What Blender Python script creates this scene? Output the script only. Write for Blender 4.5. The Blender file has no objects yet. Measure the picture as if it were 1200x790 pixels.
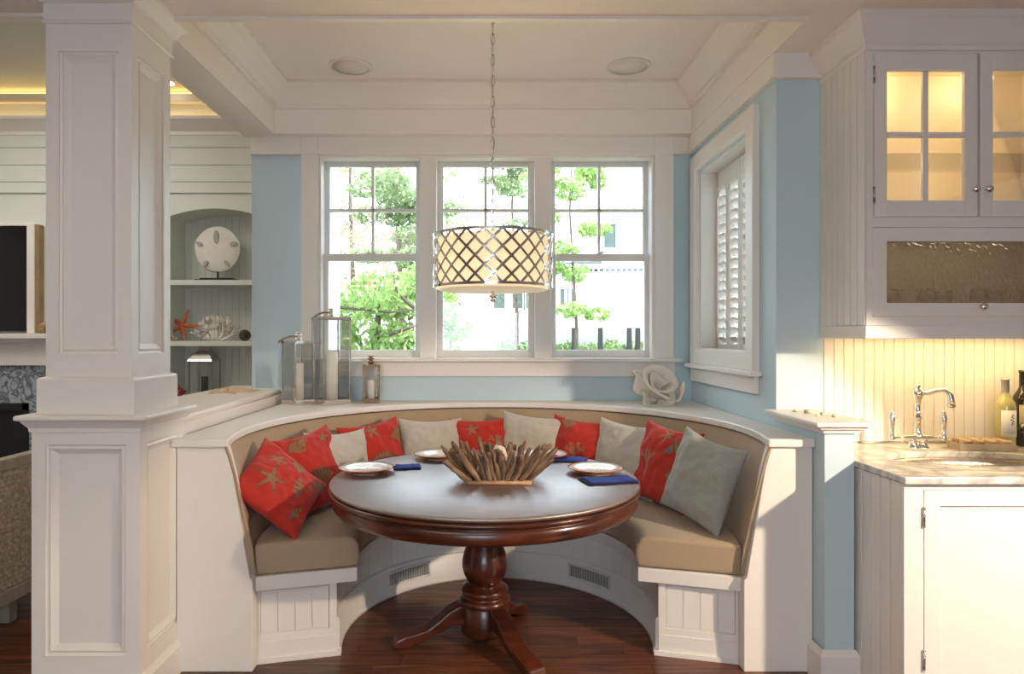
import bpy, math, random
import numpy as np
from mathutils import Vector, Matrix, noise as mnoise
C = bpy.context.scene.collection
PI = math.pi
R = random.Random(7)
def rad(a): return a*PI/180

# ------------------------------------------------------------------ camera, world, lights, exposure
EYE = 1.42; F = 760.0; PX, PY = 570.0, 395.0
cam = bpy.data.cameras.new('camera'); cam.sensor_width = 36; cam.lens = F/1200*36
cam.shift_x = (600-PX)/1200; cam.clip_start = 0.05; cam.clip_end = 200
co = bpy.data.objects.new('camera', cam); C.objects.link(co); co.location = (0, 0, EYE); co.rotation_euler = (PI/2, 0, 0)
sc = bpy.context.scene; sc.camera = co
sc.view_settings.view_transform = 'Standard'; sc.view_settings.look = 'None'
sc.view_settings.exposure = 0.0; sc.view_settings.gamma = 1.0; sc.view_settings.use_curve_mapping = False
sc.cycles.max_bounces = 10; sc.cycles.diffuse_bounces = 5; sc.cycles.transparent_max_bounces = 16
sc.cycles.sample_clamp_indirect = 6
w = bpy.data.worlds.new('sky'); sc.world = w; w.use_nodes = True
bg = w.node_tree.nodes['Background']; bg.inputs[0].default_value = (0.73, 0.87, 1.0, 1); bg.inputs[1].default_value = 9.0

def light(name, kind, loc, energy, col, size=0.1, rot=(0, 0, 0), sy=None, spot=None):
    l = bpy.data.lights.new(name, kind); l.energy = energy; l.color = col
    if kind == 'AREA':
        l.size = size
        if sy: l.shape = 'RECTANGLE'; l.size_y = sy
    elif kind == 'SUN': l.angle = rad(0.6)
    else: l.shadow_soft_size = size
    if kind == 'SPOT': l.spot_size = rad(spot or 100); l.spot_blend = 0.6
    o = bpy.data.objects.new(name, l); C.objects.link(o); o.location = loc; o.rotation_euler = rot
    return o
light('sun', 'SUN', (0, -10, 20), 5.0, (1, .96, .88), rot=(rad(42), 0, rad(-14)))
flash = light('photo_flash', 'SPOT', (2.62, 1.12, 1.72), 315, (1, .81, .61), 0.035, spot=64)
flash.rotation_euler = Vector((-2.2, 1.9, -1.9)).to_track_quat('-Z', 'Y').to_euler()
flash.data.spot_blend = .25
light('kitchen_fill_light', 'AREA', (-1.0, 0.0, 2.74), 36, (1, .87, .68), 2.6, sy=2.0)  # unseen warm fill lamp, added to brighten the room
light('living_fill_light', 'AREA', (-3.6, 3.9, 3.45), 44, (1, .93, .84), 1.6, sy=1.4)  # unseen fill lamp added to lighten the living room and niche
for nm, lc, sx, sy, rt in (('rear_fill_portal', (-.4, -3.55, 1.35), 2.0, 1.5, (-PI/2, 0, 0)), ('nook_window_portal', (-.05, 4.62, 1.95), 2.5, 1.5, (PI/2, 0, 0))):  # the rear portal serves the added fill opening in wall_rear
    p = light(nm, 'AREA', lc, 1, (1, 1, 1), sx, sy=sy, rot=rt); p.data.cycles.is_portal = True

# ------------------------------------------------------------------ materials
MATS = {}
def node_mat(name):
    m = bpy.data.materials.new(name); m.use_nodes = True; MATS[name] = m
    nt = m.node_tree; b = nt.nodes['Principled BSDF']
    return m, nt, b
def L(c): return tuple(c)+(1,)
def mat(name, col, rough=.5, metal=0, var=.04, scale=8, bump=0, bscale=60, coat=0, spec=.5, stretch=(1, 1, 1), sheen=0, emit=None, es=0, col2=None, obj=False, detail=4):
    m, nt, b = node_mat(name)
    tc = nt.nodes.new('ShaderNodeTexCoord'); mp = nt.nodes.new('ShaderNodeMapping'); mp.inputs['Scale'].default_value = stretch
    nt.links.new(tc.outputs['Object'], mp.inputs[0])
    n = nt.nodes.new('ShaderNodeTexNoise'); n.inputs['Scale'].default_value = scale; n.inputs['Detail'].default_value = detail
    nt.links.new(mp.outputs[0], n.inputs['Vector'])
    r = nt.nodes.new('ShaderNodeValToRGB')
    c1 = tuple(max(0, x*(1-var)) for x in col); c2 = col2 or tuple(min(1, x*(1+var)) for x in col)
    r.color_ramp.elements[0].color = L(c1); r.color_ramp.elements[1].color = L(c2)
    r.color_ramp.elements[0].position = .3; r.color_ramp.elements[1].position = .7
    nt.links.new(n.outputs['Fac'], r.inputs[0]); nt.links.new(r.outputs[0], b.inputs['Base Color'])
    b.inputs['Roughness'].default_value = rough; b.inputs['Metallic'].default_value = metal
    b.inputs['Coat Weight'].default_value = coat; b.inputs['Coat Roughness'].default_value = .12
    b.inputs['Specular IOR Level'].default_value = spec; b.inputs['Sheen Weight'].default_value = sheen
    if bump:
        n2 = nt.nodes.new('ShaderNodeTexNoise'); n2.inputs['Scale'].default_value = bscale; n2.inputs['Detail'].default_value = 3
        nt.links.new(mp.outputs[0], n2.inputs['Vector'])
        bp = nt.nodes.new('ShaderNodeBump'); bp.inputs['Strength'].default_value = bump; bp.inputs['Distance'].default_value = .004
        nt.links.new(n2.outputs['Fac'], bp.inputs['Height']); nt.links.new(bp.outputs[0], b.inputs['Normal'])
    if emit:
        b.inputs['Emission Color'].default_value = L(emit); b.inputs['Emission Strength'].default_value = es
    return m
def glass_mat(name, tint=(1, 1, 1), gloss=.08, rough=.02):
    m = bpy.data.materials.new(name); m.use_nodes = True; nt = m.node_tree; nt.nodes.clear()
    o = nt.nodes.new('ShaderNodeOutputMaterial'); t = nt.nodes.new('ShaderNodeBsdfTransparent'); g = nt.nodes.new('ShaderNodeBsdfGlossy')
    lw = nt.nodes.new('ShaderNodeLayerWeight'); lw.inputs[0].default_value = .35
    mm = nt.nodes.new('ShaderNodeMath'); mm.operation = 'MULTIPLY_ADD'; mm.inputs[1].default_value = .6; mm.inputs[2].default_value = gloss*.5
    mm.use_clamp = True
    mx = nt.nodes.new('ShaderNodeMixShader'); t.inputs[0].default_value = L(tint); g.inputs['Roughness'].default_value = rough
    nt.links.new(lw.outputs['Fresnel'], mm.inputs[0]); nt.links.new(mm.outputs[0], mx.inputs[0])
    nt.links.new(t.outputs[0], mx.inputs[1]); nt.links.new(g.outputs[0], mx.inputs[2]); nt.links.new(mx.outputs[0], o.inputs[0])
    MATS[name] = m; return m
def emis(name, col, s):
    m = bpy.data.materials.new(name); m.use_nodes = True; nt = m.node_tree; nt.nodes.clear()
    o = nt.nodes.new('ShaderNodeOutputMaterial'); e = nt.nodes.new('ShaderNodeEmission'); e.inputs[0].default_value = L(col); e.inputs[1].default_value = s
    nt.links.new(e.outputs[0], o.inputs[0]); MATS[name] = m; return m

M_white = mat('white_paint', (.80, .76, .71), .38, var=.012, scale=2)
M_ceil = mat('ceiling_paint', (.82, .775, .725), .8, var=.012, scale=1.5)
M_blue = mat('blue_paint', (.53, .66, .725), .65, var=.02, scale=2, bump=.06, bscale=300)
M_liv = mat('sage_paint', (.68, .70, .64), .6, var=.02, scale=2)
M_sash = mat('window_sash_paint', (.74, .72, .69), .45, var=.01)
M_fab = mat('tan_fabric', (.42, .31, .205), .95, var=.10, scale=420, bump=.35, bscale=500, sheen=.15)
M_seatfab = M_fab
M_cream = mat('cream_linen', (.50, .46, .39), .92, var=.07, scale=30, bump=.3, bscale=60, stretch=(.6, 1, 9), sheen=.15)
M_grey = mat('grey_linen', (.33, .33, .29), .9, var=.07, scale=30, bump=.3, bscale=60, stretch=(.6, 1, 9), sheen=.15)
M_chrome = mat('polished_nickel', (.78, .75, .71), .12, 1, var=.03)
M_steel = mat('brushed_steel', (.55, .52, .48), .22, 1, var=.06)
M_dark = mat('black_metal', (.015, .015, .016), .4, var=.1)
M_glass = glass_mat('clear_glass')
M_winglass = glass_mat('window_glass', (.99, 1, 1), .03)
M_wax = mat('candle_wax', (.82, .80, .72), .55, var=.02)
M_cork = mat('cork_leather', (.33, .20, .12), .7, var=.2, scale=40)
M_coral = mat('white_coral', (.74, .71, .65), .8, var=.08, scale=30, bump=.5, bscale=90)
M_sand = mat('sand_dollar_plaster', (.76, .73, .66), .8, var=.04, scale=20, bump=.4, bscale=120)
M_sandslot = mat('sand_dollar_slot', (.42, .40, .36), .9)
M_star = mat('orange_starfish', (.50, .13, .05), .8, var=.25, scale=50, bump=.5, bscale=120)
M_redcoral = mat('red_coral', (.35, .02, .02), .6, var=.2, scale=30)
M_tanstar = mat('tan_starfish', (.58, .44, .30), .85, var=.15, scale=40, bump=.5, bscale=120)
M_twig = mat('dark_twig', (.10, .07, .045), .8, var=.4, scale=40)
M_gold = mat('gold_twig', (.42, .28, .12), .5, var=.4, scale=40)
M_drift = mat('driftwood', (.25, .135, .08), .8, var=.5, scale=14, bump=.7, bscale=60, stretch=(3, 3, .6), col2=(.43, .26, .16))
M_driftbase = mat('driftwood_pale', (.52, .30, .17), .7, var=.2, scale=20)
M_shellw = mat('shell_white', (.75, .66, .54), .6, var=.15, scale=60)
M_napkin = mat('navy_napkin', (.022, .045, .26), .9, var=.2, scale=200, bump=.4, bscale=300)
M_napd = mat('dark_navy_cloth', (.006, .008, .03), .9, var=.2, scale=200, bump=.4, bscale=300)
M_plate = mat('plate_glaze', (.80, .75, .66), .12, var=.03, coat=.6)
M_platered = mat('plate_red_rim', (.55, .12, .04), .2, var=.25, scale=40, coat=.4)
M_plateart = mat('plate_tan_print', (.62, .42, .26), .2, var=.3, scale=60, coat=.5)
M_ceramic = mat('ceramic_flower', (.74, .68, .60), .75, var=.06, scale=20, bump=.3, bscale=80)
M_bottleg = mat('green_wine_glass', (.46, .43, .17), .06, var=.05, coat=.5)
M_bottled = mat('dark_wine_glass', (.012, .012, .008), .06, var=.05, coat=.5)
M_foil = mat('bottle_foil', (.42, .40, .38), .35, .6)
M_label = mat('paper_label', (.80, .78, .70), .7, var=.01)
M_labelart = mat('label_ink', (.20, .14, .07), .7)
M_labeltan = mat('tan_label', (.55, .48, .30), .7, var=.05)
M_tray = mat('tray_wood', (.50, .40, .27), .6, var=.12, scale=20)
M_corkp = mat('wine_cork', (.62, .42, .27), .8, var=.25, scale=80)
M_sink = mat('sink_copper_nickel', (.66, .58, .48), .25, .8, var=.1, scale=60, bump=.3, bscale=70)
M_screen = mat('tv_glass', (.008, .009, .011), .06, var=.2)
M_fire = mat('firebox_black', (.012, .012, .013), .5)
M_chairwood = mat('grey_washed_wood', (.33, .28, .22), .6, var=.15, scale=20, stretch=(1, 1, .3))
M_weave = mat('seagrass_weave', (.42, .34, .25), .85, var=.35, scale=45, bump=.5, bscale=120)
M_grille = mat('vent_black', (.03, .03, .03), .6)
M_leaf = {}
M_bark = mat('bark', (.10, .07, .05), .9, var=.3, scale=20, bump=.6, bscale=30)
M_siding = mat('white_siding', (.85, .85, .85), .7, var=.02)
M_housewin = mat('house_window_glass', (.035, .055, .045), .5, var=.2)
M_roofing = mat('grey_roofing', (.09, .10, .11), .8, var=.1)
M_deckpost = mat('dark_deck_post', (.012, .010, .009), .8)
M_lawn = mat('lawn', (.20, .25, .13), .9, var=.3, scale=6)
M_frame_gold = mat('gilded_frame', (.30, .20, .10), .4, var=.2)
M_ceilspk = mat('speaker_grille', (.78, .74, .69), .8, var=.02)
M_glow = emis('warm_led', (1, .62, .20), 3.4)
M_glowk = emis('undercabinet_led', (1, .72, .32), 3.0)
M_puck = emis('downlight_lamp', (1, .85, .62), 9)
M_shade = mat('cream_lamp_shade', (.80, .68, .48), .8, var=.02, emit=(1, .76, .44), es=.72)
M_diff = mat('lamp_diffuser', (.80, .70, .55), .5, var=.01, emit=(1, .78, .52), es=.35)
M_cabin = mat('cabinet_inside_paint', (.78, .68, .50), .6, var=.01)

def wood_mat(name, c1, c2, rough, axis_stretch, scale=3.0, coat=0, island=True, bump=.15, spec=.5, crough=.1):
    m, nt, b = node_mat(name)
    tc = nt.nodes.new('ShaderNodeTexCoord'); mp = nt.nodes.new('ShaderNodeMapping'); mp.inputs['Scale'].default_value = axis_stretch
    nt.links.new(tc.outputs['Object'], mp.inputs[0])
    oi = nt.nodes.new('ShaderNodeObjectInfo')
    va = nt.nodes.new('ShaderNodeVectorMath'); va.operation = 'MULTIPLY_ADD'; va.inputs[1].default_value = (13, 7, 5)
    nt.links.new(oi.outputs['Random'], va.inputs[0]); nt.links.new(mp.outputs[0], va.inputs[2])
    n = nt.nodes.new('ShaderNodeTexNoise'); n.inputs['Scale'].default_value = scale; n.inputs['Detail'].default_value = 8; n.inputs['Distortion'].default_value = 1.4
    nt.links.new(va.outputs[0], n.inputs['Vector'])
    r = nt.nodes.new('ShaderNodeValToRGB'); r.color_ramp.elements[0].position = .32; r.color_ramp.elements[1].position = .68
    r.color_ramp.elements[0].color = L(c1); r.color_ramp.elements[1].color = L(c2)
    nt.links.new(n.outputs['Fac'], r.inputs[0])
    hv = nt.nodes.new('ShaderNodeHueSaturation'); mr = nt.nodes.new('ShaderNodeMapRange'); mr.inputs[3].default_value = .72 if island else 1; mr.inputs[4].default_value = 1.3 if island else 1
    nt.links.new(oi.outputs['Random'], mr.inputs[0]); nt.links.new(mr.outputs[0], hv.inputs['Value']); nt.links.new(r.outputs[0], hv.inputs['Color'])
    nt.links.new(hv.outputs[0], b.inputs['Base Color']); b.inputs['Roughness'].default_value = rough
    b.inputs['Coat Weight'].default_value = coat; b.inputs['Coat Roughness'].default_value = crough; b.inputs['Specular IOR Level'].default_value = spec
    bp = nt.nodes.new('ShaderNodeBump'); bp.inputs['Strength'].default_value = bump; bp.inputs['Distance'].default_value = .002
    nt.links.new(n.outputs['Fac'], bp.inputs['Height']); nt.links.new(bp.outputs[0], b.inputs['Normal'])
    return m
M_floor = wood_mat('walnut_plank', (.055, .017, .008), (.23, .075, .030), .34, (1.2, 14, 14), 2.2, coat=.05)
M_table = wood_mat('cherry_table_wood', (.030, .007, .004), (.12, .028, .011), .28, (1.5, 1.5, 5), 2.5, coat=.35, island=False, bump=.04, crough=.15)
M_tabletop = wood_mat('cherry_table_top', (.05, .017, .010), (.12, .040, .022), .5, (1.5, 9, 9), 2.0, coat=1.0, island=False, bump=.03, crough=.46, spec=.9)
M_tabletop.node_tree.nodes['Principled BSDF'].inputs['Coat IOR'].default_value = 3.0

def marble(name, base, vein, scale, warm=False, thr=.5):
    m, nt, b = node_mat(name)
    tc = nt.nodes.new('ShaderNodeTexCoord'); n = nt.nodes.new('ShaderNodeTexNoise'); n.inputs['Scale'].default_value = scale
    n.inputs['Detail'].default_value = 9; n.inputs['Distortion'].default_value = 2.2
    nt.links.new(tc.outputs['Object'], n.inputs['Vector'])
    r = nt.nodes.new('ShaderNodeValToRGB'); e = r.color_ramp.elements
    e[0].position = thr-.10; e[0].color = L(base); e[1].position = thr+.10; e[1].color = L(base)
    k = e.new(thr); k.color = L(vein)
    nt.links.new(n.outputs['Fac'], r.inputs[0]); nt.links.new(r.outputs[0], b.inputs['Base Color'])
    b.inputs['Roughness'].default_value = .14
    return m
M_marble = marble('white_marble', (.74, .70, .64), (.36, .34, .33), 2.6)
M_firemarble = marble('grey_veined_marble', (.34, .38, .42), (.08, .10, .12), 7)

def rib_glass():
    m, nt, b = node_mat('seeded_glass')
    b.inputs['Base Color'].default_value = (.46, .41, .34, 1); b.inputs['Transmission Weight'].default_value = .75
    b.inputs['Roughness'].default_value = .12; b.inputs['IOR'].default_value = 1.25
    tc = nt.nodes.new('ShaderNodeTexCoord'); v = nt.nodes.new('ShaderNodeTexVoronoi'); v.inputs['Scale'].default_value = 48
    mp = nt.nodes.new('ShaderNodeMapping'); mp.inputs['Rotation'].default_value = (0, rad(45), 0)
    nt.links.new(tc.outputs['Object'], mp.inputs[0]); nt.links.new(mp.outputs[0], v.inputs['Vector'])
    bp = nt.nodes.new('ShaderNodeBump'); bp.inputs['Strength'].default_value = 1.0; bp.inputs['Distance'].default_value = .008
    nt.links.new(v.outputs['Distance'], bp.inputs['Height']); nt.links.new(bp.outputs[0], b.inputs['Normal'])
    return m
M_ribglass = rib_glass()

def print_mat():
    m, nt, b = node_mat('red_shell_print')
    a = nt.nodes.new('ShaderNodeAttribute'); a.attribute_name = 'print'
    tc = nt.nodes.new('ShaderNodeTexCoord'); n = nt.nodes.new('ShaderNodeTexNoise'); n.inputs['Scale'].default_value = 90
    nt.links.new(tc.outputs['Object'], n.inputs['Vector'])
    mx = nt.nodes.new('ShaderNodeMix'); mx.data_type = 'RGBA'; mx.blend_type = 'MULTIPLY'; mx.inputs[0].default_value = .35
    nt.links.new(a.outputs['Color'], mx.inputs[6]); nt.links.new(n.outputs['Color'], mx.inputs[7])
    hs = nt.nodes.new('ShaderNodeMix'); hs.data_type = 'RGBA'; hs.inputs[0].default_value = .25
    nt.links.new(a.outputs['Color'], hs.inputs[6]); nt.links.new(mx.outputs[2], hs.inputs[7])
    nt.links.new(a.outputs['Color'], b.inputs['Base Color']); b.inputs['Roughness'].default_value = .9; b.inputs['Sheen Weight'].default_value = .1
    bp = nt.nodes.new('ShaderNodeBump'); bp.inputs['Strength'].default_value = .25; bp.inputs['Distance'].default_value = .002
    n.inputs['Scale'].default_value = 350
    nt.links.new(n.outputs['Fac'], bp.inputs['Height']); nt.links.new(bp.outputs[0], b.inputs['Normal'])
    return m
M_print = print_mat()

def leaf_mat(name, c1, c2):
    m = bpy.data.materials.new(name); m.use_nodes = True; nt = m.node_tree; nt.nodes.clear()
    o = nt.nodes.new('ShaderNodeOutputMaterial'); g = nt.nodes.new('ShaderNodeNewGeometry'); r = nt.nodes.new('ShaderNodeValToRGB')
    r.color_ramp.elements[0].color = L(c1); r.color_ramp.elements[1].color = L(c2)
    nt.links.new(g.outputs['Random Per Island'], r.inputs[0])
    d = nt.nodes.new('ShaderNodeBsdfDiffuse'); t = nt.nodes.new('ShaderNodeBsdfTranslucent'); mx = nt.nodes.new('ShaderNodeMixShader'); mx.inputs[0].default_value = .4
    nt.links.new(r.outputs[0], d.inputs[0]); nt.links.new(r.outputs[0], t.inputs[0])
    nt.links.new(d.outputs[0], mx.inputs[1]); nt.links.new(t.outputs[0], mx.inputs[2]); nt.links.new(mx.outputs[0], o.inputs[0])
    return m
M_leafg = leaf_mat('spring_green_leaf', (.17, .30, .08), (.44, .52, .22))
M_leafp = leaf_mat('pine_green_needle', (.15, .22, .09), (.36, .40, .24))
M_leafo = leaf_mat('autumn_leaf', (.36, .22, .12), (.56, .43, .28))

# ------------------------------------------------------------------ mesh helpers
class MB:
    def __init__(s): s.v = []; s.f = []; s.sm = []
    def add(s, vs, fs, smooth=False):
        n = len(s.v); s.v += [tuple(p) for p in vs]; s.f += [tuple(i+n for i in f) for f in fs]; s.sm += [smooth]*len(fs); return s
    def box(s, x0, x1, y0, y1, z0, z1, M=None):
        vs = [(x, y, z) for z in (z0, z1) for y in (y0, y1) for x in (x0, x1)]
        if M: vs = [M(*p) for p in vs]
        return s.add(vs, [(0, 2, 3, 1), (4, 5, 7, 6), (0, 1, 5, 4), (2, 6, 7, 3), (0, 4, 6, 2), (1, 3, 7, 5)])
    def prism(s, pts, M, d0, d1):          # pts (u,v) extruded along h by M(u,v,h)
        n = len(pts); vs = [M(u, v, d0) for u, v in pts]+[M(u, v, d1) for u, v in pts]
        return s.add(vs, [tuple(range(n))[::-1], tuple(range(n, 2*n))]+[(i, (i+1) % n, n+(i+1) % n, n+i) for i in range(n)])
    def ring(s, M, u0, v0, u1, v1, prof, fill=True):   # mitred nested rectangles; prof (inset, height)
        vs = []
        for i, h in prof: vs += [M(u0+i, v0+i, h), M(u1-i, v0+i, h), M(u1-i, v1-i, h), M(u0+i, v1-i, h)]
        fs = []
        for k in range(len(prof)-1):
            a, b = 4*k, 4*k+4
            for j in range(4): q = (j+1) % 4; fs.append((a+j, a+q, b+q, b+j))
        if fill: k = 4*(len(prof)-1); fs.append((k, k+1, k+2, k+3))
        return s.add(vs, fs)
    def sweep(s, path, prof, closed=False):   # plan path (x,y), closed section prof (out,z); out = to the right of travel
        n = len(path); sec = []
        for i in range(n):
            p = Vector(path[i]); d = []
            if closed or i > 0: d.append((p-Vector(path[i-1])).normalized())
            if closed or i < n-1: d.append((Vector(path[(i+1) % n])-p).normalized())
            t = (d[0]+d[-1]).normalized(); nr = Vector((t.y, -t.x)); k = 1/max(.3, nr.dot(Vector((d[0].y, -d[0].x))))
            sec.append([(p.x+nr.x*o*k, p.y+nr.y*o*k, z) for o, z in prof])
        m = len(prof); vs = [q for r in sec for q in r]; fs = []
        for i in range(n if closed else n-1):
            a = i*m; b = ((i+1) % n)*m
            for j in range(m): q = (j+1) % m; fs.append((a+j, a+q, b+q, b+j))
        if not closed: fs += [tuple(range(m)), tuple(range((n-1)*m, n*m))[::-1]]
        return s.add(vs, fs)
    def arc(s, cx, cy, prof, a0, a1, n=64, smooth=True):     # section (r,z) swung about a vertical axis, with end caps
        m = len(prof); vs = []
        for i in range(n+1):
            a = a0+(a1-a0)*i/n; vs += [(cx+r*math.cos(a), cy+r*math.sin(a), z) for r, z in prof]
        fs = [(i*m+j, (i+1)*m+j, (i+1)*m+(j+1) % m, i*m+(j+1) % m) for i in range(n) for j in range(m)]
        s.add(vs, fs, smooth)
        k = len(s.v)-len(vs); s.f += [tuple(range(k, k+m)), tuple(range(k+n*m, k+n*m+m))[::-1]]; s.sm += [False, False]; return s
    def lathe(s, prof, c=(0, 0, 0), n=32, smooth=True, M=None):
        vs = []; m = len(prof)
        for i in range(n):
            a = 2*PI*i/n
            for r, z in prof:
                p = (r*math.cos(a), r*math.sin(a), z); p = M(*p) if M else p; vs.append((c[0]+p[0], c[1]+p[1], c[2]+p[2]))
        fs = [(i*m+j, ((i+1) % n)*m+j, ((i+1) % n)*m+j+1, i*m+j+1) for i in range(n) for j in range(m-1)]
        s.add(vs, fs, smooth)
        return s
    def tube(s, pts, rs, n=8, caps=True, closed=False):
        pts = [Vector(p) for p in pts]; N = len(pts)
        if not hasattr(rs, '__len__'): rs = [rs]*N
        t0 = (pts[1]-pts[0]).normalized(); up = Vector((0, 0, 1)) if abs(t0.z) < .9 else Vector((1, 0, 0)); u = t0.cross(up).normalized(); vs = []
        for i in range(N):
            if closed: t = (pts[(i+1) % N]-pts[i-1]).normalized()
            else: t = (pts[min(i+1, N-1)]-pts[max(i-1, 0)]).normalized()
            u = (u-t*u.dot(t)).normalized(); w_ = t.cross(u)
            for j in range(n): a = 2*PI*j/n; vs.append(pts[i]+(u*math.cos(a)+w_*math.sin(a))*rs[i])
        fs = [(i*n+j, i*n+(j+1) % n, ((i+1) % N)*n+(j+1) % n, ((i+1) % N)*n+j) for i in range(N if closed else N-1) for j in range(n)]
        s.add(vs, fs, True)
        if caps and not closed: k = len(s.v)-len(vs); s.f += [tuple(range(k, k+n))[::-1], tuple(range(k+(N-1)*n, k+N*n))]; s.sm += [False, False]
        return s
    def ball(s, c, r, n=10, M=None, sc=(1, 1, 1)):
        m = n//2+1; prof = [(max(1e-6, math.sin(PI*i/m))*1.0, -math.cos(PI*i/m)) for i in range(m+1)]
        vs = []
        for i in range(n):
            a = 2*PI*i/n
            for q, z in prof: vs.append((c[0]+q*math.cos(a)*r*sc[0], c[1]+q*math.sin(a)*r*sc[1], c[2]+z*r*sc[2]))
        return s.add(vs, [(i*(m+1)+j, ((i+1) % n)*(m+1)+j, ((i+1) % n)*(m+1)+j+1, i*(m+1)+j+1) for i in range(n) for j in range(m)], True)
    def mesh(s, name, org=(0, 0, 0)):
        me = bpy.data.meshes.new(name); me.from_pydata([(p[0]-org[0], p[1]-org[1], p[2]-org[2]) for p in s.v], [], s.f)
        me.polygons.foreach_set('use_smooth', s.sm); me.update(); return me

ORG = {}
def tag(o, label=None, cat=None, group=None, kind=None):
    if label: o['label'] = label
    if cat: o['category'] = cat
    if group: o['group'] = group
    if kind: o['kind'] = kind
    return o
def bev(o, wd, seg=2):
    if wd:
        b = o.modifiers.new('bevel', 'BEVEL'); b.width = wd; b.segments = seg; b.limit_method = 'ANGLE'; b.angle_limit = rad(40); b.harden_normals = False
    return o
def fixn(me):
    import bmesh
    bm = bmesh.new(); bm.from_mesh(me); bmesh.ops.recalc_face_normals(bm, faces=bm.faces); bm.to_mesh(me); bm.free()
def obj(name, mb, m, parent=None, bevel=0, at=None, local=False, seg=2):
    """one mesh object; world-space vertices unless local"""
    org = Vector((0, 0, 0))
    if parent is not None and not local: org = ORG.get(parent.name, Vector((0, 0, 0)))
    if parent is None and at is not None and not local: org = Vector(at)
    me = mb.mesh(name, org); fixn(me); me.materials.append(m)
    o = bpy.data.objects.new(name, me); C.objects.link(o)
    if parent is not None: o.parent = parent; ORG[o.name] = ORG.get(parent.name, Vector((0, 0, 0)))
    else:
        o.location = at or (0, 0, 0); ORG[o.name] = Vector(at or (0, 0, 0))
    return bev(o, bevel, seg)
def thing(name, loc, label, cat, group=None, rot=(0, 0, 0), kind=None):
    o = bpy.data.objects.new(name, None); o.empty_display_size = .05; C.objects.link(o); o.location = loc; o.rotation_euler = rot
    ORG[o.name] = Vector(loc); return tag(o, label, cat, group, kind)
def struct(name, mb, m, parent=None, bevel=0, label=None):
    o = obj(name, mb, m, parent, bevel)
    if parent is None: o['kind'] = 'structure'
    if label: o['label'] = label
    return o
def copy_part(src, parent, loc=None, rot=None, mat_=None):
    c = src.copy(); C.objects.link(c); c.parent = parent
    if loc is not None: c.location = loc
    if rot is not None: c.rotation_euler = rot
    return c
def copy_tree(o, parent=None):
    c = o.copy(); C.objects.link(c)
    if parent is not None: c.parent = parent
    ORG[c.name] = ORG.get(o.name, Vector((0, 0, 0)))
    for ch in list(o.children): copy_tree(ch, c)
    return c
def Mx(x, s=1): return lambda u, v, h: (x+s*h, u, v)      # face across x: u=y, v=z
def My(y, s=1): return lambda u, v, h: (u, y+s*h, v)      # face across y: u=x, v=z
def Mz(z, s=1): return lambda u, v, h: (u, v, z+s*h)
def XX(px, Y): return (px-PX)*Y/F
def ZZ(py, Y): return EYE-(py-PY)*Y/F

# ------------------------------------------------------------------ SETTING
CX, CY = .05, 3.09           # centre of the round banquette
YB = 4.40; XR = 1.385; XL = -1.592
ZC = 2.77; ZA = 3.08; ZLV = 3.54; YL = 5.60

# floor: sub floor with walnut planks
fl = struct('floor', MB().box(-6.2, 4.6, -3.6, 6.2, -.14, -.02), M_floor)
pw = .092; row = 0; y = 1.52; pm = {}
def plank_mesh(Lk):
    if Lk not in pm:
        me = MB().box(0, Lk-.003, 0, pw-.003, -.018, 0).mesh('plank'); me.materials.append(M_floor); fixn(me); pm[Lk] = me
    return pm[Lk]
while y < 5.55:
    x = -4.4+R.uniform(-1, 0); xe = 1.7 if y < 4.4 else -1.6
    while x < xe:
        Lk = R.choice([.9, 1.2, 1.5, 1.9])
        o = bpy.data.objects.new('plank', plank_mesh(Lk)); C.objects.link(o); o.parent = fl; o.location = (x, y, R.uniform(-.0006, 0)); x += Lk
    y += pw

# ceilings
m = MB().box(-6.2, 4.6, -3.6, 2.66, ZC, ZC+.12).box(1.42, 4.6, 2.66, 3.1, ZC, ZC+.12)
struct('ceiling', m, M_ceil)
struct('ceiling.001', MB().box(-1.41, 1.36, 2.74, 4.6, ZA, ZA+.1), M_ceil)
struct('ceiling.002', MB().box(-6.2, -1.64, 2.74, 6.2, ZLV, ZLV+.1), M_liv)
# header, side beams, back beam around the nook ceiling
struct('trim_1', MB().box(-1.63, 1.42, 2.66, 2.74, ZC, ZA), M_ceil)
m = MB().box(-1.63, -1.41, 2.74, 4.4, ZC, ZA+.1).box(1.36, 1.42, 2.74, 4.4, ZC, ZA+.1).box(-1.41, 1.36, 4.30, 4.4, ZC, ZA)
m.box(-6.2, -1.63, 2.66, 2.74, ZC, ZLV)
struct('trim_2', m, M_ceil)
# bead along the edge of the opening
m = MB()
m.box(-1.41, 1.36, 2.72, 2.752, ZC-.016, ZC+.012); m.box(-6.0, -1.66, 2.70, 2.752, ZC-.016, ZC+.012)
struct('trim_3', m, M_white, bevel=.004)
# crown inside the nook
crown = [(0, ZA), (.13, ZA), (.13, ZA-.02), (.115, ZA-.035), (.09, ZA-.05), (.05, ZA-.10), (.035, ZA-.125), (.02, ZA-.13), (.02, ZA-.15), (0, ZA-.15)]
m = MB().sweep([(-1.41, 2.74), (-1.41, 4.30), (1.36, 4.30), (1.36, 2.74)], crown)
struct('trim_4', m, M_white)
# flat frieze board under the beams on the walls
m = MB().box(XL, XR, 4.372, 4.4, 2.65, ZC).box(XR-.022, XR, 3.1, 4.365, 2.65, ZC).box(XR-.022, 1.61, 3.078, 3.1, 2.65, ZC)
m.box(XL, XR-.02, 4.362, 4.373, 2.65, 2.662).box(XR-.034, XR-.02, 3.07, 4.36, 2.65, 2.662).box(XR-.034, 1.61, 3.068, 3.08, 2.65, 2.662)
struct('trim_5', m, M_ceil, bevel=.002)

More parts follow.
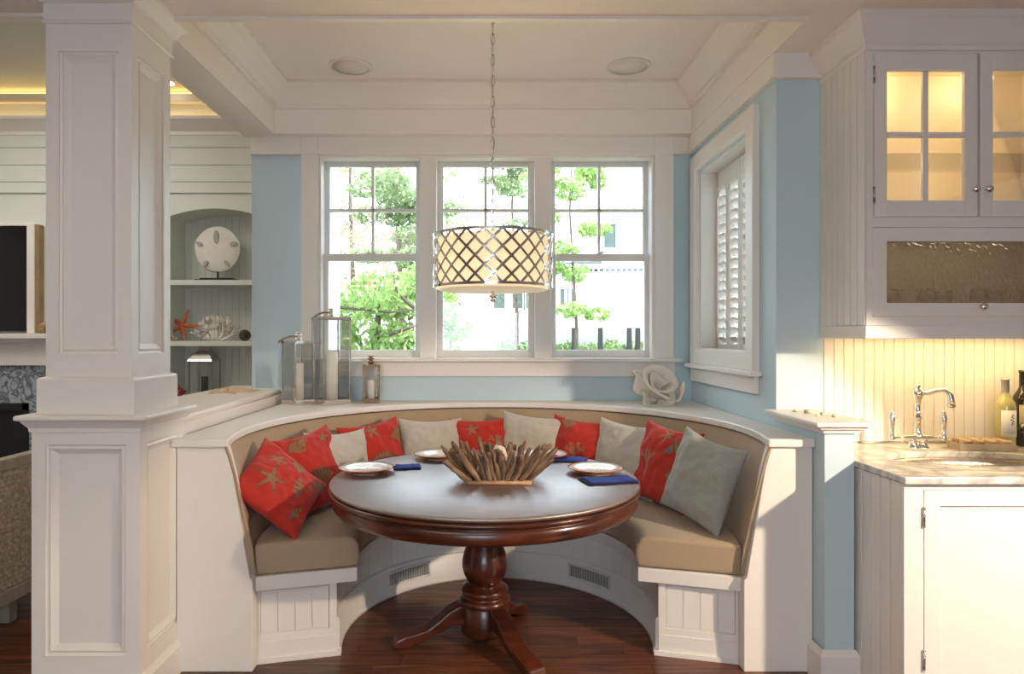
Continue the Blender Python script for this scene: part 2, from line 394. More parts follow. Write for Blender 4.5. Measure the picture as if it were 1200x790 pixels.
# back wall with the triple window opening
WX0, WX1, WZ0, WZ1 = XX(372, YB), XX(768, YB), ZZ(420, YB), ZZ(181, YB)
m = MB().box(XL, WX0, YB, 4.60, 0, ZA).box(WX1, XR+.2, YB, 4.60, 0, ZA).box(WX0, WX1, YB, 4.60, 0, WZ0).box(WX0, WX1, YB, 4.60, WZ1, ZA)
struct('wall_back', m, M_blue)
# casing, sill and apron
cx0, cx1 = XX(354, YB), XX(788, YB)
m = MB()
bands = [(XX(492.5, YB), XX(511.5, YB)), (XX(626.5, YB), XX(645.5, YB))]
cz1 = ZZ(160, YB)
m.box(cx0, WX0+.012, YB-.035, YB, WZ0, cz1).box(WX1-.012, cx1, YB-.035, YB, WZ0, cz1).box(WX0+.012, WX1-.012, YB-.035, YB, WZ1-.01, cz1)
for a, b in bands: m.box(a, b, YB-.018, YB+.14, WZ0, WZ1)
m.box(WX0+.012, WX0+.03, YB-.02, YB+.08, WZ0, WZ1).box(WX1-.03, WX1-.012, YB-.02, YB+.08, WZ0, WZ1)
m.box(WX0, WX1, YB-.02, YB+.08, WZ1-.028, WZ1-.008)
struct('trim_6', m, M_white, bevel=.004)
m = MB().box(cx0-.05, cx1+.05, YB-.075, YB+.1, WZ0-.022, WZ0+.004)
struct('trim_7', m, M_white, bevel=.006)
m = MB().box(cx0-.01, cx1+.01, YB-.03, YB, ZZ(441, YB), WZ0-.022)
struct('trim_8', m, M_white, bevel=.003)

# the three double-hung windows
def dh_window(n, xa, xb):
    w_ = thing('window_%d' % n, ((xa+xb)/2, 4.47, WZ0), None, None, kind='structure')
    zt = ZZ(184, 4.47)-.012; zb = WZ0+.004; zm = ZZ(301.5, 4.49)
    st = .040
    # upper sash (further out)
    y0, y1 = 4.50, 4.535
    us = MB().box(xa, xa+st, y0, y1, zm, zt).box(xb-st, xb, y0, y1, zm, zt).box(xa+st, xb-st, y0, y1, zt-.048, zt).box(xa+st, xb-st, y0, y1, zm-.02, zm+.025)
    u = obj('upper_sash', us, M_sash, w_, .003)
    mxx = (xa+xb)/2; zc_ = (zt-.048+zm+.025)/2
    obj('muntin', MB().box(mxx-.010, mxx+.010, y0-.004, y1, zm+.02, zt-.045), M_sash, w_, .002)
    obj('muntin', MB().box(xa+st, xb-st, y0-.004, y1, zc_-.010, zc_+.010), M_sash, w_, .002)
    for (a, b) in ((xa+st, mxx-.01), (mxx+.01, xb-st)):
        for (c, d) in ((zm+.025, zc_-.01), (zc_+.01, zt-.048)):
            obj('pane', MB().box(a-.003, b+.003, 4.516, 4.519, c-.003, d+.003), M_winglass, w_)
    y0, y1 = 4.455, 4.495
    ls = MB().box(xa, xa+st, y0, y1, zb, zm+.02).box(xb-st, xb, y0, y1, zb, zm+.02).box(xa+st, xb-st, y0, y1, zb, zb+.052).box(xa+st, xb-st, y0, y1, zm-.03, zm+.02)
    obj('lower_sash', ls, M_sash, w_, .003)
    obj('pane', MB().box(xa+st-.003, xb-st+.003, 4.474, 4.477, zb+.05, zm-.028), M_winglass, w_)
    lk = MB().lathe([(0.0001, 0), (.022, 0), (.022, .008), (.010, .012), (.0001, .014)], (mxx, y0+.014, zm+.02), 16).box(mxx-.004, mxx+.035, y0+.008, y0+.018, zm+.03, zm+.038)
    obj('sash_lock', lk, M_sash, w_)
s0 = WX0+.02
dh_window(1, s0, bands[0][0]); dh_window(2, bands[0][1], bands[1][0]); dh_window(3, bands[1][1], WX1-.02)

# right wall of the nook with the shuttered window
SY0, SY1, SZ0, SZ1 = 3.40, 4.20, 1.245, 2.49
XO = 1.61
m = MB().box(XR, XO, 3.1, SY0, 0, ZC+.3).box(XR, XO, SY1, 4.40, 0, ZC+.3).box(XR, XO, SY0, SY1, 0, SZ0).box(XR, XO, SY0, SY1, SZ1, ZC+.3)
struct('wall_right', m, M_blue)
m = MB()
m.ring(Mx(XR, -1), 3.29, SZ0, 4.315, 2.605, [(0, 0), (0, .03), (.008, .034), (.094, .034), (.105, .024), (.105, -.01)], fill=False)
m.box(XR+.0, XR+.13, SY0-.0, SY0+.012, SZ0, SZ1).box(XR, XR+.13, SY1-.012, SY1, SZ0, SZ1).box(XR, XR+.13, SY0, SY1, SZ1-.012, SZ1)
struct('trim_9', m, M_white)
m = MB().box(XR-.06, XR+.2, 3.255, 4.345, SZ0-.025, SZ0).box(XR-.028, XR, 3.29, 4.315, SZ0-.115, SZ0-.025)
struct('trim_10', m, M_white, bevel=.004)
w4 = thing('window_4', (XO-.05, 3.8, SZ0), None, None, kind='structure')
obj('sash', MB().ring(Mx(XO-.06, -1), SY0, SZ0, SY1, SZ1, [(0, 0), (0, .03), (.05, .03), (.05, 0)], fill=False), M_sash, w4)
obj('pane', MB().box(XO-.05, XO-.046, SY0+.04, SY1-.04, SZ0+.04, SZ1-.04), M_winglass, w4)
# plantation shutters
sh_w = (SY1-SY0-.03)/4
slat_me = None
for k in range(4):
    ya = SY0+.015+k*sh_w; yb = ya+sh_w-.004; xs = XR+.115
    t = thing('window_shutter', (xs, ya, SZ0), ['white louvred shutter leaf nearest the kitchen cabinets', 'second white louvred shutter leaf from the kitchen side', 'third white louvred shutter leaf from the kitchen side', 'white louvred shutter leaf nearest the triple window'][k], 'shutter', 'louvred shutter leaves in the side window')
    f_ = MB().box(xs-.014, xs+.014, ya, ya+.036, SZ0+.005, SZ1-.014).box(xs-.014, xs+.014, yb-.036, yb, SZ0+.005, SZ1-.014)
    f_.box(xs-.014, xs+.014, ya+.036, yb-.036, SZ0+.005, SZ0+.13).box(xs-.014, xs+.014, ya+.036, yb-.036, SZ1-.13, SZ1-.014)
    obj('frame', f_, M_white, t, .002)
    if slat_me is None:
        sm_ = MB(); W2 = sh_w-.004-.072
        pr = [(-.032, 0), (-.015, .0045), (.015, .0045), (.032, 0), (.015, -.0045), (-.015, -.0045)]
        sm_.prism(pr, lambda u, v, h: (u, h, v), 0, W2); slat_me = sm_.mesh('slat'); fixn(slat_me); slat_me.materials.append(M_white)
    ns = 17
    for i in range(ns):
        o = bpy.data.objects.new('slat', slat_me); C.objects.link(o); o.parent = t
        o.location = (0, .036, .155+i*(SZ1-SZ0-.30)/(ns-1)); o.rotation_euler = (0, rad(38), 0)
    obj('tilt_rod', MB().box(xs-.046, xs-.036, (ya+yb)/2-.006, (ya+yb)/2+.006, SZ0+.17, SZ1-.19), M_white, t)

# wall behind the kitchen counter: beadboard
wk = struct('wall_kitchen', MB().box(XO, 4.6, 3.108, 3.25, 0, ZC), M_white)
bw = .048; bm_ = MB().box(0, bw-.002, -.008, 0, 0, .50); me = bm_.mesh('board'); fixn(me); me.materials.append(M_white)
x = XO+.004
while x < 2.75:
    o = bpy.data.objects.new('board', me); C.objects.link(o); o.parent = wk; o.location = (x, 3.108, .92); x += bw
    bev(o, .0018, 1)
struct('wall_rear', MB().box(-6.2, -1.4, -3.7, -3.6, 0, ZC).box(.6, 4.6, -3.7, -3.6, 0, ZC).box(-1.4, .6, -3.7, -3.6, 0, .6).box(-1.4, .6, -3.7, -3.6, 2.1, ZC), M_white)  # unseen wall; its opening is added to let in sky fill
struct('wall_far_right', MB().box(4.5, 4.6, -3.6, 3.1, 0, ZC), M_white)

# half wall that ends in a post beside the counter
HZ = 1.075
m = MB().box(XR, 1.505, 2.655, 3.1, 0, HZ-.04)
struct('wall_half_right', m, M_blue)
m = MB().box(XR-.06, 1.575, 2.60, 3.1, HZ-.018, HZ).box(XR-.035, 1.545, 2.622, 3.1, HZ-.032, HZ-.018).box(XR-.015, 1.525, 2.64, 3.1, HZ-.05, HZ-.032)
struct('trim_11', m, M_white, bevel=.005)
bbp = [(0, 0), (.018, 0), (.018, .115), (.010, .13), (.006, .14), (0, .14)]
struct('baseboard_right', MB().sweep([(1.505, 3.0), (1.505, 2.655), (XR-.008, 2.655), (XR-.008, 2.78)], [(-a, z) for a, z in bbp]), M_white)

# half wall behind the column at the left, with a wide cap
m = MB().box(-1.76, -1.36, 2.84, 4.58, 0, HZ-.035)
struct('wall_half_left', m, M_white)
m = MB().prism([(-1.80, 2.84), (-1.325, 2.84), (-1.385, 4.4), (XL-.004, 4.4), (XL-.004, 4.6), (-1.80, 4.6)], Mz(0), HZ-.022, HZ)
m.prism([(-1.78, 2.84), (-1.345, 2.84), (-1.40, 4.4), (-1.78, 4.4)], Mz(0), HZ-.04, HZ-.022)
struct('trim_12', m, M_white, bevel=.006)

# living room shell
NX0, NX1, NZT = -2.76, -1.93, 2.53
NA = [(NX0+(NX1-NX0)*i/16, NZT-.075*((i-8)/8)**2) for i in range(17)]
wl = MB().box(-6.2, NX0, YL, YL+.1, 0, ZLV).box(NX1, -1.5, YL, YL+.1, 0, ZLV)
wl.prism(NA+[(NX1, ZLV), (NX0, ZLV)], My(YL), 0, .1)
wliv = struct('wall_living', wl, M_liv)
for i, (za, zb_) in enumerate([(2.76, 2.90), (2.905, 3.05), (3.055, 3.17)]):
    obj('plank', MB().box(-6.2, -1.62, YL-.012, YL, za, zb_), M_liv, wliv, .002)
obj('rail', MB().box(-6.2, -1.62, YL-.022, YL, 2.66, 2.75), M_liv, wliv, .004)
nb = MB().box(NX0, NX1, 5.95, 5.98, 0, ZLV).box(NX0-.02, NX0, YL+.1, 5.98, 0, ZLV).box(NX1, NX1+.02, YL+.1, 5.98, 0, ZLV)
nb.prism([(a, z) for a, z in NA]+[(NX1, NZT+.1), (NX0, NZT+.1)], My(YL), .1, .36)
niche = struct('wall_niche', nb, M_liv)
x = NX0; bme = MB().box(0, .058, -.006, 0, 0, 2.6).mesh('board'); fixn(bme); bme.materials.append(M_liv)
while x < NX1-.05:
    o = bpy.data.objects.new('board', bme); C.objects.link(o); o.parent = niche; o.location = (x, 5.95, 0); x += .062
struct('wall_living_side', MB().box(XL-.02, XL+.15, 4.6, 6.0, 0, ZLV), M_liv)
struct('wall_living_left', MB().box(-6.2, -6.1, -3.6, 6.0, 0, ZLV), M_liv)
# cornice with cove light
cp = [(0, 3.16), (.02, 3.16), (.02, 3.19), (.05, 3.21), (.11, 3.25), (.14, 3.26), (.14, 3.285), (.10, 3.285), (.10, 3.27), (0, 3.27)]
m = MB().sweep([(-6.1, YL), (-1.75, YL), (-1.75, 2.76)], cp)
struct('trim_13', m, M_white)
struct('trim_14', MB().box(-1.76, XL, 2.76, 5.6, 3.15, ZLV), M_liv)
m = MB().box(-6.1, -1.78, YL-.09, YL-.03, 3.272, 3.282).box(-1.84, -1.79, 2.9, YL-.1, 3.272, 3.282)
tag(obj('cove_strip_light', m, M_glow, None, at=(-4, YL-.06, 3.272)), 'warm glowing strip of light hidden in the living room cornice', 'light strip')
m = MB().box(-6.1, -1.78, YL-.06, YL-.0, 3.43, 3.50)
struct('trim_15', m, M_white)
m = MB().box(-6.1, -1.8, YL-.05, YL-.01, 3.502, 3.51)
tag(obj('ceiling_strip_light', m, M_glow, None, at=(-4, YL-.03, 3.50)), 'thin upper strip of warm light just below the living room ceiling', 'light strip')
# downlight
t = thing('recessed_downlight', (-2.66, 5.40, ZLV), 'small bright recessed spot in the living room ceiling beside the column', 'ceiling light')
obj('trim_ring', MB().lathe([(.055, -.004), (.075, -.006), (.08, 0)], (-2.66, 5.40, ZLV), 24), M_white, t)
obj('lamp', MB().lathe([(.0001, -.005), (.055, -.005), (.055, -.001)], (-2.66, 5.40, ZLV), 24), M_puck, t)

# ------------------------------------------------------------------ COLUMN
def panel_col():
    X0, X1, Y0, Y1 = -1.695, -1.365, 2.495, 2.80
    t = thing('column', (-1.53, 2.65, 0), 'square white panelled column on a wider panelled pedestal', 'column')
    za, zb_ = 1.25, 2.56
    prof = [(0, 0), (.055, 0), (.055, -.006), (.062, -.010), (.070, -.004), (.078, -.012), (.090, -.020)]
    def rprof(s): return [(0, 0), (.05*s, 0), (.05*s, -.006), (.057*s, -.010), (.066*s, -.004), (.075*s, -.012), (.087*s, -.020)]
    sh = MB()
    for Mf, u0, u1 in ((My(Y0, -1), X0, X1), (Mx(X1, 1), Y0, Y1), (My(Y1, 1), X0, X1), (Mx(X0, -1), Y0, Y1)):
        z0, z1 = za, zb_
        # stiles with tall bottom and top rails
        pz0, pz1 = ZZ(413, 2.5)-.055, ZZ(62, 2.5)+.055
        sh.ring(Mf, u0, pz0, u1, pz1, rprof(1.0))
        sh.add([Mf(u0, z0, 0), Mf(u1, z0, 0), Mf(u1, pz0, 0), Mf(u0, pz0, 0)], [(0, 1, 2, 3)])
        sh.add([Mf(u0, pz1, 0), Mf(u1, pz1, 0), Mf(u1, z1+.2, 0), Mf(u0, z1+.2, 0)], [(0, 1, 2, 3)])
    obj('shaft', sh, M_white, t)
    # capital
    cp_ = [(0, 2.625), (.008, 2.625), (.012, 2.633), (.006, 2.64), (.006, 2.70), (.016, 2.705), (.030, 2.735), (.052, 2.755), (.055, ZC), (0, ZC)]
    pth = [(X0, Y0), (X1, Y0), (X1, Y1), (X0, Y1)]
    obj('capital', MB().sweep(pth, cp_, True), M_white, t)
    bp_ = [(0, 1.12), (.022, 1.12), (.022, 1.255), (.018, 1.262), (0, 1.268)]
    obj('plinth_block', MB().sweep(pth, bp_, True).box(X0, X1, Y0, Y1, 1.12, 1.255), M_white, t, .002)
    A0, A1, B0, B1 = -1.722, -1.312, 2.455, 2.82
    m = MB().box(A0-.045, A1+.045, B0-.04, B1+.03, 1.105, 1.125)
    pp = [(A0, B0), (A1, B0), (A1, B1), (A0, B1)]
    obj('cap', m, M_white, t, .008, seg=3)
    obj('cap_moulding', MB().sweep(pp, [(0, 1.06), (.006, 1.06), (.008, 1.075), (.022, 1.095), (.028, 1.105), (0, 1.105)], True), M_white, t)
    pd = MB()
    for Mf, u0, u1 in ((My(B0, -1), A0, A1), (Mx(A1, 1), B0, B1), (My(B1, 1), A0, A1), (Mx(A0, -1), B0, B1)):
        pd.ring(Mf, u0, .16, u1, 1.065, rprof(1.05))
        pd.add([Mf(u0, 0, 0), Mf(u1, 0, 0), Mf(u1, .16, 0), Mf(u0, .16, 0)], [(0, 1, 2, 3)])
    obj('pedestal', pd, M_white, t)
    obj('base_moulding', MB().sweep(pp, [(a, z) for a, z in bbp], True), M_white, t)
panel_col()

# ------------------------------------------------------------------ BANQUETTE
A0 = rad(-16.5); A1 = rad(196.5)
bq = thing('banquette', (CX, CY, 0), 'curved white built-in bench with tan upholstered seat and back under the windows', 'bench')
cush = [(.65, .40), (.642, .43), (.645, .485), (.665, .515), (.70, .525), (1.09, .522), (1.10, .39), (.66, .387)]
obj('seat_cushion', MB().arc(CX, CY, cush, rad(-15.8), rad(195.8), 96), M_seatfab, bq, .018, seg=3)
back = [(1.085, .40), (1.098, .50), (1.135, .68), (1.165, .82), (1.188, .915), (1.200, .948), (1.206, .950), (1.205, .90), (1.158, .65), (1.115, .40)]
obj('backrest', MB().arc(CX, CY, back, A0, A1, 96), M_fab, bq, .006)
for a in (A0-.002, A1+.002):
    obj('piping', MB().tube([(CX+r*math.cos(a), CY+r*math.sin(a), z) for r, z in back[:7]], .006, 8), M_fab, bq)
obj('seat_board', MB().arc(CX, CY, [(.655, .325), (.655, .385), (1.11, .385), (1.11, .325)], rad(-16.2), rad(196.2), 96), M_white, bq, .003)
ab0, ab1 = rad(-13.6), rad(193.6)
obj('bench_base', MB().arc(CX, CY, [(.745, 0), (.745, .325), (.80, .325), (.80, 0)], ab0, ab1, 96), M_white, bq)
obj('base_moulding', MB().arc(CX, CY, [(.722, 0), (.722, .018), (.731, .022), (.731, .150), (.738, .158), (.745, .160), (.745, 0)], ab0, ab1, 96), M_white, bq)
me = MB().box(-.006, 0, -.041, .041, .16, .325).mesh('board'); fixn(me); me.materials.append(M_white)
nbd = int(math.radians(207)*.742/.086)
for i in range(nbd):
    a = ab0+(ab1-ab0)*(i+.5)/nbd
    o = bpy.data.objects.new('board', me); C.objects.link(o); o.parent = bq
    o.location = (.747*math.cos(a), .747*math.sin(a), 0); o.rotation_euler = (0, 0, a)
# radial end faces of the bench box with little bead boards
for s, a in ((1, ab0), (-1, ab1)):
    eu = Vector((math.cos(a), math.sin(a))); nn = Vector((math.sin(a), -math.cos(a)))*s
    def Me(u, v, h, eu=eu, nn=nn): return (CX+eu.x*u+nn.x*h, CY+eu.y*u+nn.y*h, v)
    e = MB(); e.ring(Me, .745, .09, 1.10, .345, [(0, 0), (0, .014), (.030, .014), (.034, .004)], fill=True)
    e.box(.745, 1.10, 0, .09, 0, .018, lambda x, y, z: Me(x, y, z)); e.box(.725, 1.10, 0, .02, 0, .028, lambda x, y, z: Me(x, y, z))
    obj('end_panel', e, M_white, bq)
    for k in range(4):
        u0 = .780+k*.0722
        obj('board', MB().box(u0, u0+.069, .125, .311, .004, .010, lambda x, y, z: Me(x, y, z)), M_white, bq)
# shaped front posts that carry the ledge
for s in (1, -1):
    xo = 1.382 if s > 0 else -1.3125
    f = lambda x, s=s: x if s > 0 else 2*CX-x
    xo2 = xo
    def pan(y0, y1, inset=0):
        return [(f(1.208+inset), .955), (f(1.178+inset), .84), (f(1.104+inset), .40), (f(1.092+inset), .385), (f(1.092+inset), 0), (xo2, 0), (xo2, .955)]
    m = MB().prism(pan(0, 0), My(2.748), 0, .06)
    obj('end_post', m, M_white, bq, .003)
# ledge on top
def ledge(r, z0, z1, yf, xl, xr, yb):
    m = MB(); N = 96; ins = []; out = []
    for i in range(N+1):
        a = A0+(A1-A0)*i/N; c, s_ = math.cos(a), math.sin(a)
        ins.append((CX+r*c, CY+r*s_))
        tx = (xr-CX)/c if c > 1e-6 else ((xl-CX)/c if c < -1e-6 else 1e9); ty = (yb-CY)/s_ if s_ > 1e-6 else 1e9
        t_ = min(tx, ty); out.append((CX+t_*c, max(yf, CY+t_*s_)))
    # snap to the rectangle's corners
    for cxn, cyn in ((xr, yb), (xl, yb)):
        k = min(range(N+1), key=lambda j: (out[j][0]-cxn)**2+(out[j][1]-cyn)**2); out[k] = (cxn, cyn)
    ins[0] = (ins[0][0], yf); ins[-1] = (ins[-1][0], yf); out[0] = (xr, yf); out[-1] = (xl, yf)
    n = N+1
    vs = [(x, y, z1) for x, y in ins]+[(x, y, z1) for x, y in out]+[(x, y, z0) for x, y in ins]+[(x, y, z0) for x, y in out]
    fs = []
    for i in range(N):
        fs += [(i, i+1, n+i+1, n+i), (2*n+i, 3*n+i, 3*n+i+1, 2*n+i+1), (i, 2*n+i, 2*n+i+1, i+1), (n+i, n+i+1, 3*n+i+1, 3*n+i)]
    fs += [(0, n, 3*n, 2*n), (N, 2*n+N, 3*n+N, n+N)]
    return m.add(vs, fs)
lg = obj('ledge', ledge(1.185, .955, .990, 2.725, -1.328, XR-.002, YB-.002), M_white, bq, .007, seg=3)

# heater grilles in the bench base
for a, lab in ((rad(180-47.5), 'slotted metal air grille in the bench base left of the table pedestal'), (rad(43.5), 'slotted metal air grille in the bench base right of the table pedestal')):
    t = thing('air_vent', (CX+.73*math.cos(a), CY+.73*math.sin(a), .075), lab, 'vent', 'air grilles in the bench base')
    span = .145/.73
    g = MB().arc(CX, CY, [(.716, .058), (.716, .066), (.728, .066), (.728, .058)], a-span, a+span, 12).arc(CX, CY, [(.716, .130), (.716, .138), (.728, .138), (.728, .130)], a-span, a+span, 12)
    g.arc(CX, CY, [(.718, .06), (.718, .136), (.728, .136), (.728, .06)], a-span, a-span+.012, 1).arc(CX, CY, [(.718, .06), (.718, .136), (.728, .136), (.728, .06)], a+span-.012, a+span, 1)
    obj('frame', g, M_white, t)
    obj('backing', MB().arc(CX, CY, [(.7215, .064), (.7215, .132), (.7240, .132), (.7240, .064)], a-span, a+span, 12), M_grille, t)
    sl = MB(); n_ = 30
    for i in range(n_):
        b = a-span+.014+(2*span-.028)*(i+.5)/n_; sl.arc(CX, CY, [(.7185, .066), (.7185, .130), (.7205, .130), (.7205, .066)], b-.0019, b+.0019, 1, False)
    s_ = obj('slats', sl, M_white, t); s_['kind'] = 'stuff'

# ------------------------------------------------------------------ PILLOWS
RED = np.array((.46, .025, .015)); TAN = np.array((.30, .155, .07)); TAN2 = np.array((.20, .07, .035)); BLU = np.array((.13, .13, .17))
def seg_d(p, a, b):
    ax, ay = a; bx, by = b; dx, dy = bx-ax, by-ay; t = max(0, min(1, ((p[0]-ax)*dx+(p[1]-ay)*dy)/(dx*dx+dy*dy+1e-12)))
    return math.hypot(p[0]-ax-t*dx, p[1]-ay-t*dy)
def motif(kind, rot, s, seed):
    r = random.Random(seed); segs = []
    if kind == 'coral':
        def br(p, a, l, w, d):
            q = (p[0]+math.cos(a)*l, p[1]+math.sin(a)*l); segs.append((p, q, w))
            if d: br(q, a+r.uniform(.25, .7), l*.75, w*.8, d-1); br(q, a-r.uniform(.25, .7), l*.75, w*.8, d-1)
            if d > 1: br(q, a+r.uniform(-.2, .2), l*.8, w*.8, d-2)
        br((0, -s), PI/2, s*.6, s*.09, 3)
    cr, sr = math.cos(rot), math.sin(rot)
    def ev(x, y):
        u = (x*cr+y*sr); v = (-x*sr+y*cr); d = math.hypot(u, v)
        if d > 1.9*s: return None
        if kind == 'coral':
            for a, b, w in segs:
                if seg_d((u, v), a, b) < w: return TAN
            return None
        if kind == 'star':
            a = math.atan2(v, u); k = abs(((a/(2*PI/5)) % 1)-.5)*2      # 1 at arm axis edges
            rr = s*(.30+.75*k**3.0)
            if d < rr: return TAN2 if (d > rr*.80 or k > .96) else TAN
            return None
        if kind == 'shell':
            if v < -s*.75: return None
            a = math.atan2(v+s*.8, u); d2 = math.hypot(u, v+s*.8)
            if d2 < 1.6*s and abs(a-PI/2) < .95:
                return TAN2 if (math.sin(a*26) > .55 or d2 > 1.5*s) else TAN
            return None
        if kind == 'whelk':
            w = s*.45*(1-abs(v)/(1.1*s)) if abs(v) < 1.1*s else 0
            if abs(u) < w*(1+.15*math.sin(v/s*18)):
                return BLU if v < -s*.5 else (TAN2 if math.sin(v/s*16+u/s*3) > .5 else TAN)
            return None
    return ev
def pillow(name, label, group, m, size, c, yaw, tilt, roll, T=.075, prints=None, seed=0, N=44, axes=None, cat='pillow'):
    hw, hh = size[0]/2, size[1]/2; rr = random.Random(seed); vs = []; cols = []
    if prints: N = 84
    def P(u, v, sgn):
        e = (1-u*u)*(1-v*v)
        th = T*max(0, e)**.42
        k = .09
        x = hw*u*(1-k*(1-v*v)**1.0*abs(u)**3); z = hh*v*(1-k*(1-u*u)*abs(v)**3)
        n1 = mnoise.noise(Vector((u*1.6+seed*3.1, v*1.6, sgn*2.0)))*.016*min(1, e*4)
        # creases that run in from the corners
        cr = .006*math.sin(9*(u*v)+seed)*e**.5*abs(u*v)**.5*3
        cr += mnoise.noise(Vector((u*5+seed, v*5, 4)))*.006*min(1, e*3)
        y = sgn*(th+ (n1+cr)*1.0)
        sag = .03*hh*(1-u*u)*(v > 0)*v*v
        return (x, y, z-sag*(1 if v > 0 else 0))
    ev = [(cx_, cy_, motif(k_, rot_, s_*1.3, seed*17+i)) for i, (k_, cx_, cy_, s_, rot_) in enumerate(prints or [])]
    for sgn in (-1, 1):
        for j in range(N+1):
            for i in range(N+1):
                u = -1+2*i/N; v = -1+2*j/N
                u = math.sin(u*PI/2)*.35+u*.65; v = math.sin(v*PI/2)*.35+v*.65
                vs.append(P(u, v, sgn))
                if prints is not None:
                    c_ = RED
                    for cx_, cy_, f in ev:
                        q = f(u*sgn*-1-cx_, v-cy_)
                        if q is not None: c_ = q; break
                    cols.append((c_[0], c_[1], c_[2], 1))
    fs = []
    n = N+1
    for s_ in (0, 1):
        o_ = s_*n*n
        for j in range(N):
            for i in range(N):
                q = (o_+j*n+i, o_+j*n+i+1, o_+(j+1)*n+i+1, o_+(j+1)*n+i); fs.append(q if s_ == 0 else q[::-1])
    # the two faces meet at the rim (thickness falls to zero there)
    me = bpy.data.meshes.new(name); me.from_pydata(vs, [], fs)
    me.polygons.foreach_set('use_smooth', [True]*len(fs))
    if prints is not None:
        at = me.color_attributes.new('print', 'FLOAT_COLOR', 'POINT'); at.data.foreach_set('color', np.array(cols, dtype=np.float32).ravel())
    me.materials.append(m); me.update()
    o = bpy.data.objects.new(name, me); C.objects.link(o)
    Rm = Matrix.Rotation(yaw, 4, 'Z') @ Matrix.Rotation(-tilt, 4, 'X') @ Matrix.Rotation(roll, 4, 'Y')
    if axes:
        u_ = Vector(axes[0]).normalized(); v_ = Vector(axes[1]); v_ = (v_-u_*v_.dot(u_)).normalized(); y_ = v_.cross(u_)
        Rm = Matrix((u_, y_, v_)).transposed().to_4x4()
    o.matrix_world = Matrix.Translation(c) @ Rm
    zl = min((Rm @ Vector(v)).z for v in vs[::7]); o.location.z = .515-zl
    return tag(o, label, cat, group)
def seat_pos(deg, r): a = rad(deg); return (CX+r*math.cos(a), CY+r*math.sin(a), .75)
def yaw_to(deg, turn=0):      # face the bench centre, turned towards the camera by turn degrees
    a = rad(deg); n = Vector((-math.cos(a), -math.sin(a))); y_ = math.atan2(n.x, -n.y); return y_+rad(turn)
GR, GC = 'red shell print throw pillows along the bench', 'pale linen throw pillows along the bench'
PL = [
 ('r', 178, .95, -24, 24, -34, (.385, .385), 'red shell-print pillow at the left end of the bench, tilted toward the seat edge'),
 ('r', 165, .985, -18, 20, -6, (.40, .42), 'red shell-print pillow just behind the tilted leftmost one'),
 ('c', 153, .95, -10, 15, 3, (.42, .40), 'cream linen pillow behind the left dinner plate'),
 ('r', 135.5, .985, -2, 15, -4, (.42, .41), 'red shell-print pillow between two cream pillows left of the driftwood basket'),
 ('c', 113, .985, 0, 15, 2, (.41, .41), 'cream linen pillow just left of the driftwood basket'),
 ('r', 94.5, .99, 0, 15, -2, (.40, .40), 'red shell-print pillow directly behind the driftwood basket'),
 ('c', 76.5, .985, 0, 14, 5, (.42, .42), 'cream linen pillow with raised left corner right behind the basket'),
 ('r', 59, .985, 0, 15, 4, (.40, .41), 'red coral-print pillow between two cream pillows right of the basket'),
 ('c', 40, .975, 4, 14, 3, (.44, .42), 'large cream linen pillow behind the right dinner plate'),
 ('r', 22, .975, 8, 15, 4, (.41, .43), 'red coral-print pillow beside the grey-green one at the right'),
 ('g', 0, .975, 28, 16, 10, (.40, .42), 'grey-green linen pillow at the right end of the bench'),
]
for i, (k, dg, r_, turn, tl, ro, sz, lab) in enumerate(PL):
    pr = None
    if k == 'r':
        sets = [[('shell', .1, .62, .16, .3), ('star', -.35, -.30, .34, .5), ('whelk', .33, .05, .24, .3), ('star', -.45, .35, .24, 0), ('whelk', .62, -.55, .2, -.3), ('shell', .85, .6, .16, 0)],
                [('shell', -.05, -.25, .26, 0), ('shell', -.35, .68, .2, .4), ('star', .55, .72, .2, 0), ('whelk', .75, -.1, .22, 0)],
                [], [('shell', .10, -.18, .24, 0), ('star', -.05, .75, .26, .4), ('shell', .82, .45, .2, .2), ('whelk', -.7, .2, .2, .5)],
                [], [('star', -.3, .62, .26, .4), ('coral', .45, .25, .22, 0)], [], [('coral', 0, .0, .30, .2), ('shell', -.4, .82, .18, 0), ('star', .8, .4, .2, .3)],
                [], [('coral', -.35, .05, .30, -.1), ('star', .0, .78, .26, .9), ('whelk', .45, .55, .3, -.9), ('shell', .6, -.25, .2, 0), ('coral', -.8, -.75, .14, 0)], []]
        pr = sets[i]
    mm = {'r': M_print, 'c': M_cream, 'g': M_grey}[k]
    pillow('throw_pillow', lab, GR if k == 'r' else GC, mm, sz, ((-.955, 3.0, .7) if i == 0 else seat_pos(dg, r_)), yaw_to(dg, turn), rad(tl), rad(ro), prints=pr, seed=i+1, T=.066, axes=((.32, .094, -.29), (.055, .355, .175)) if i == 0 else None)

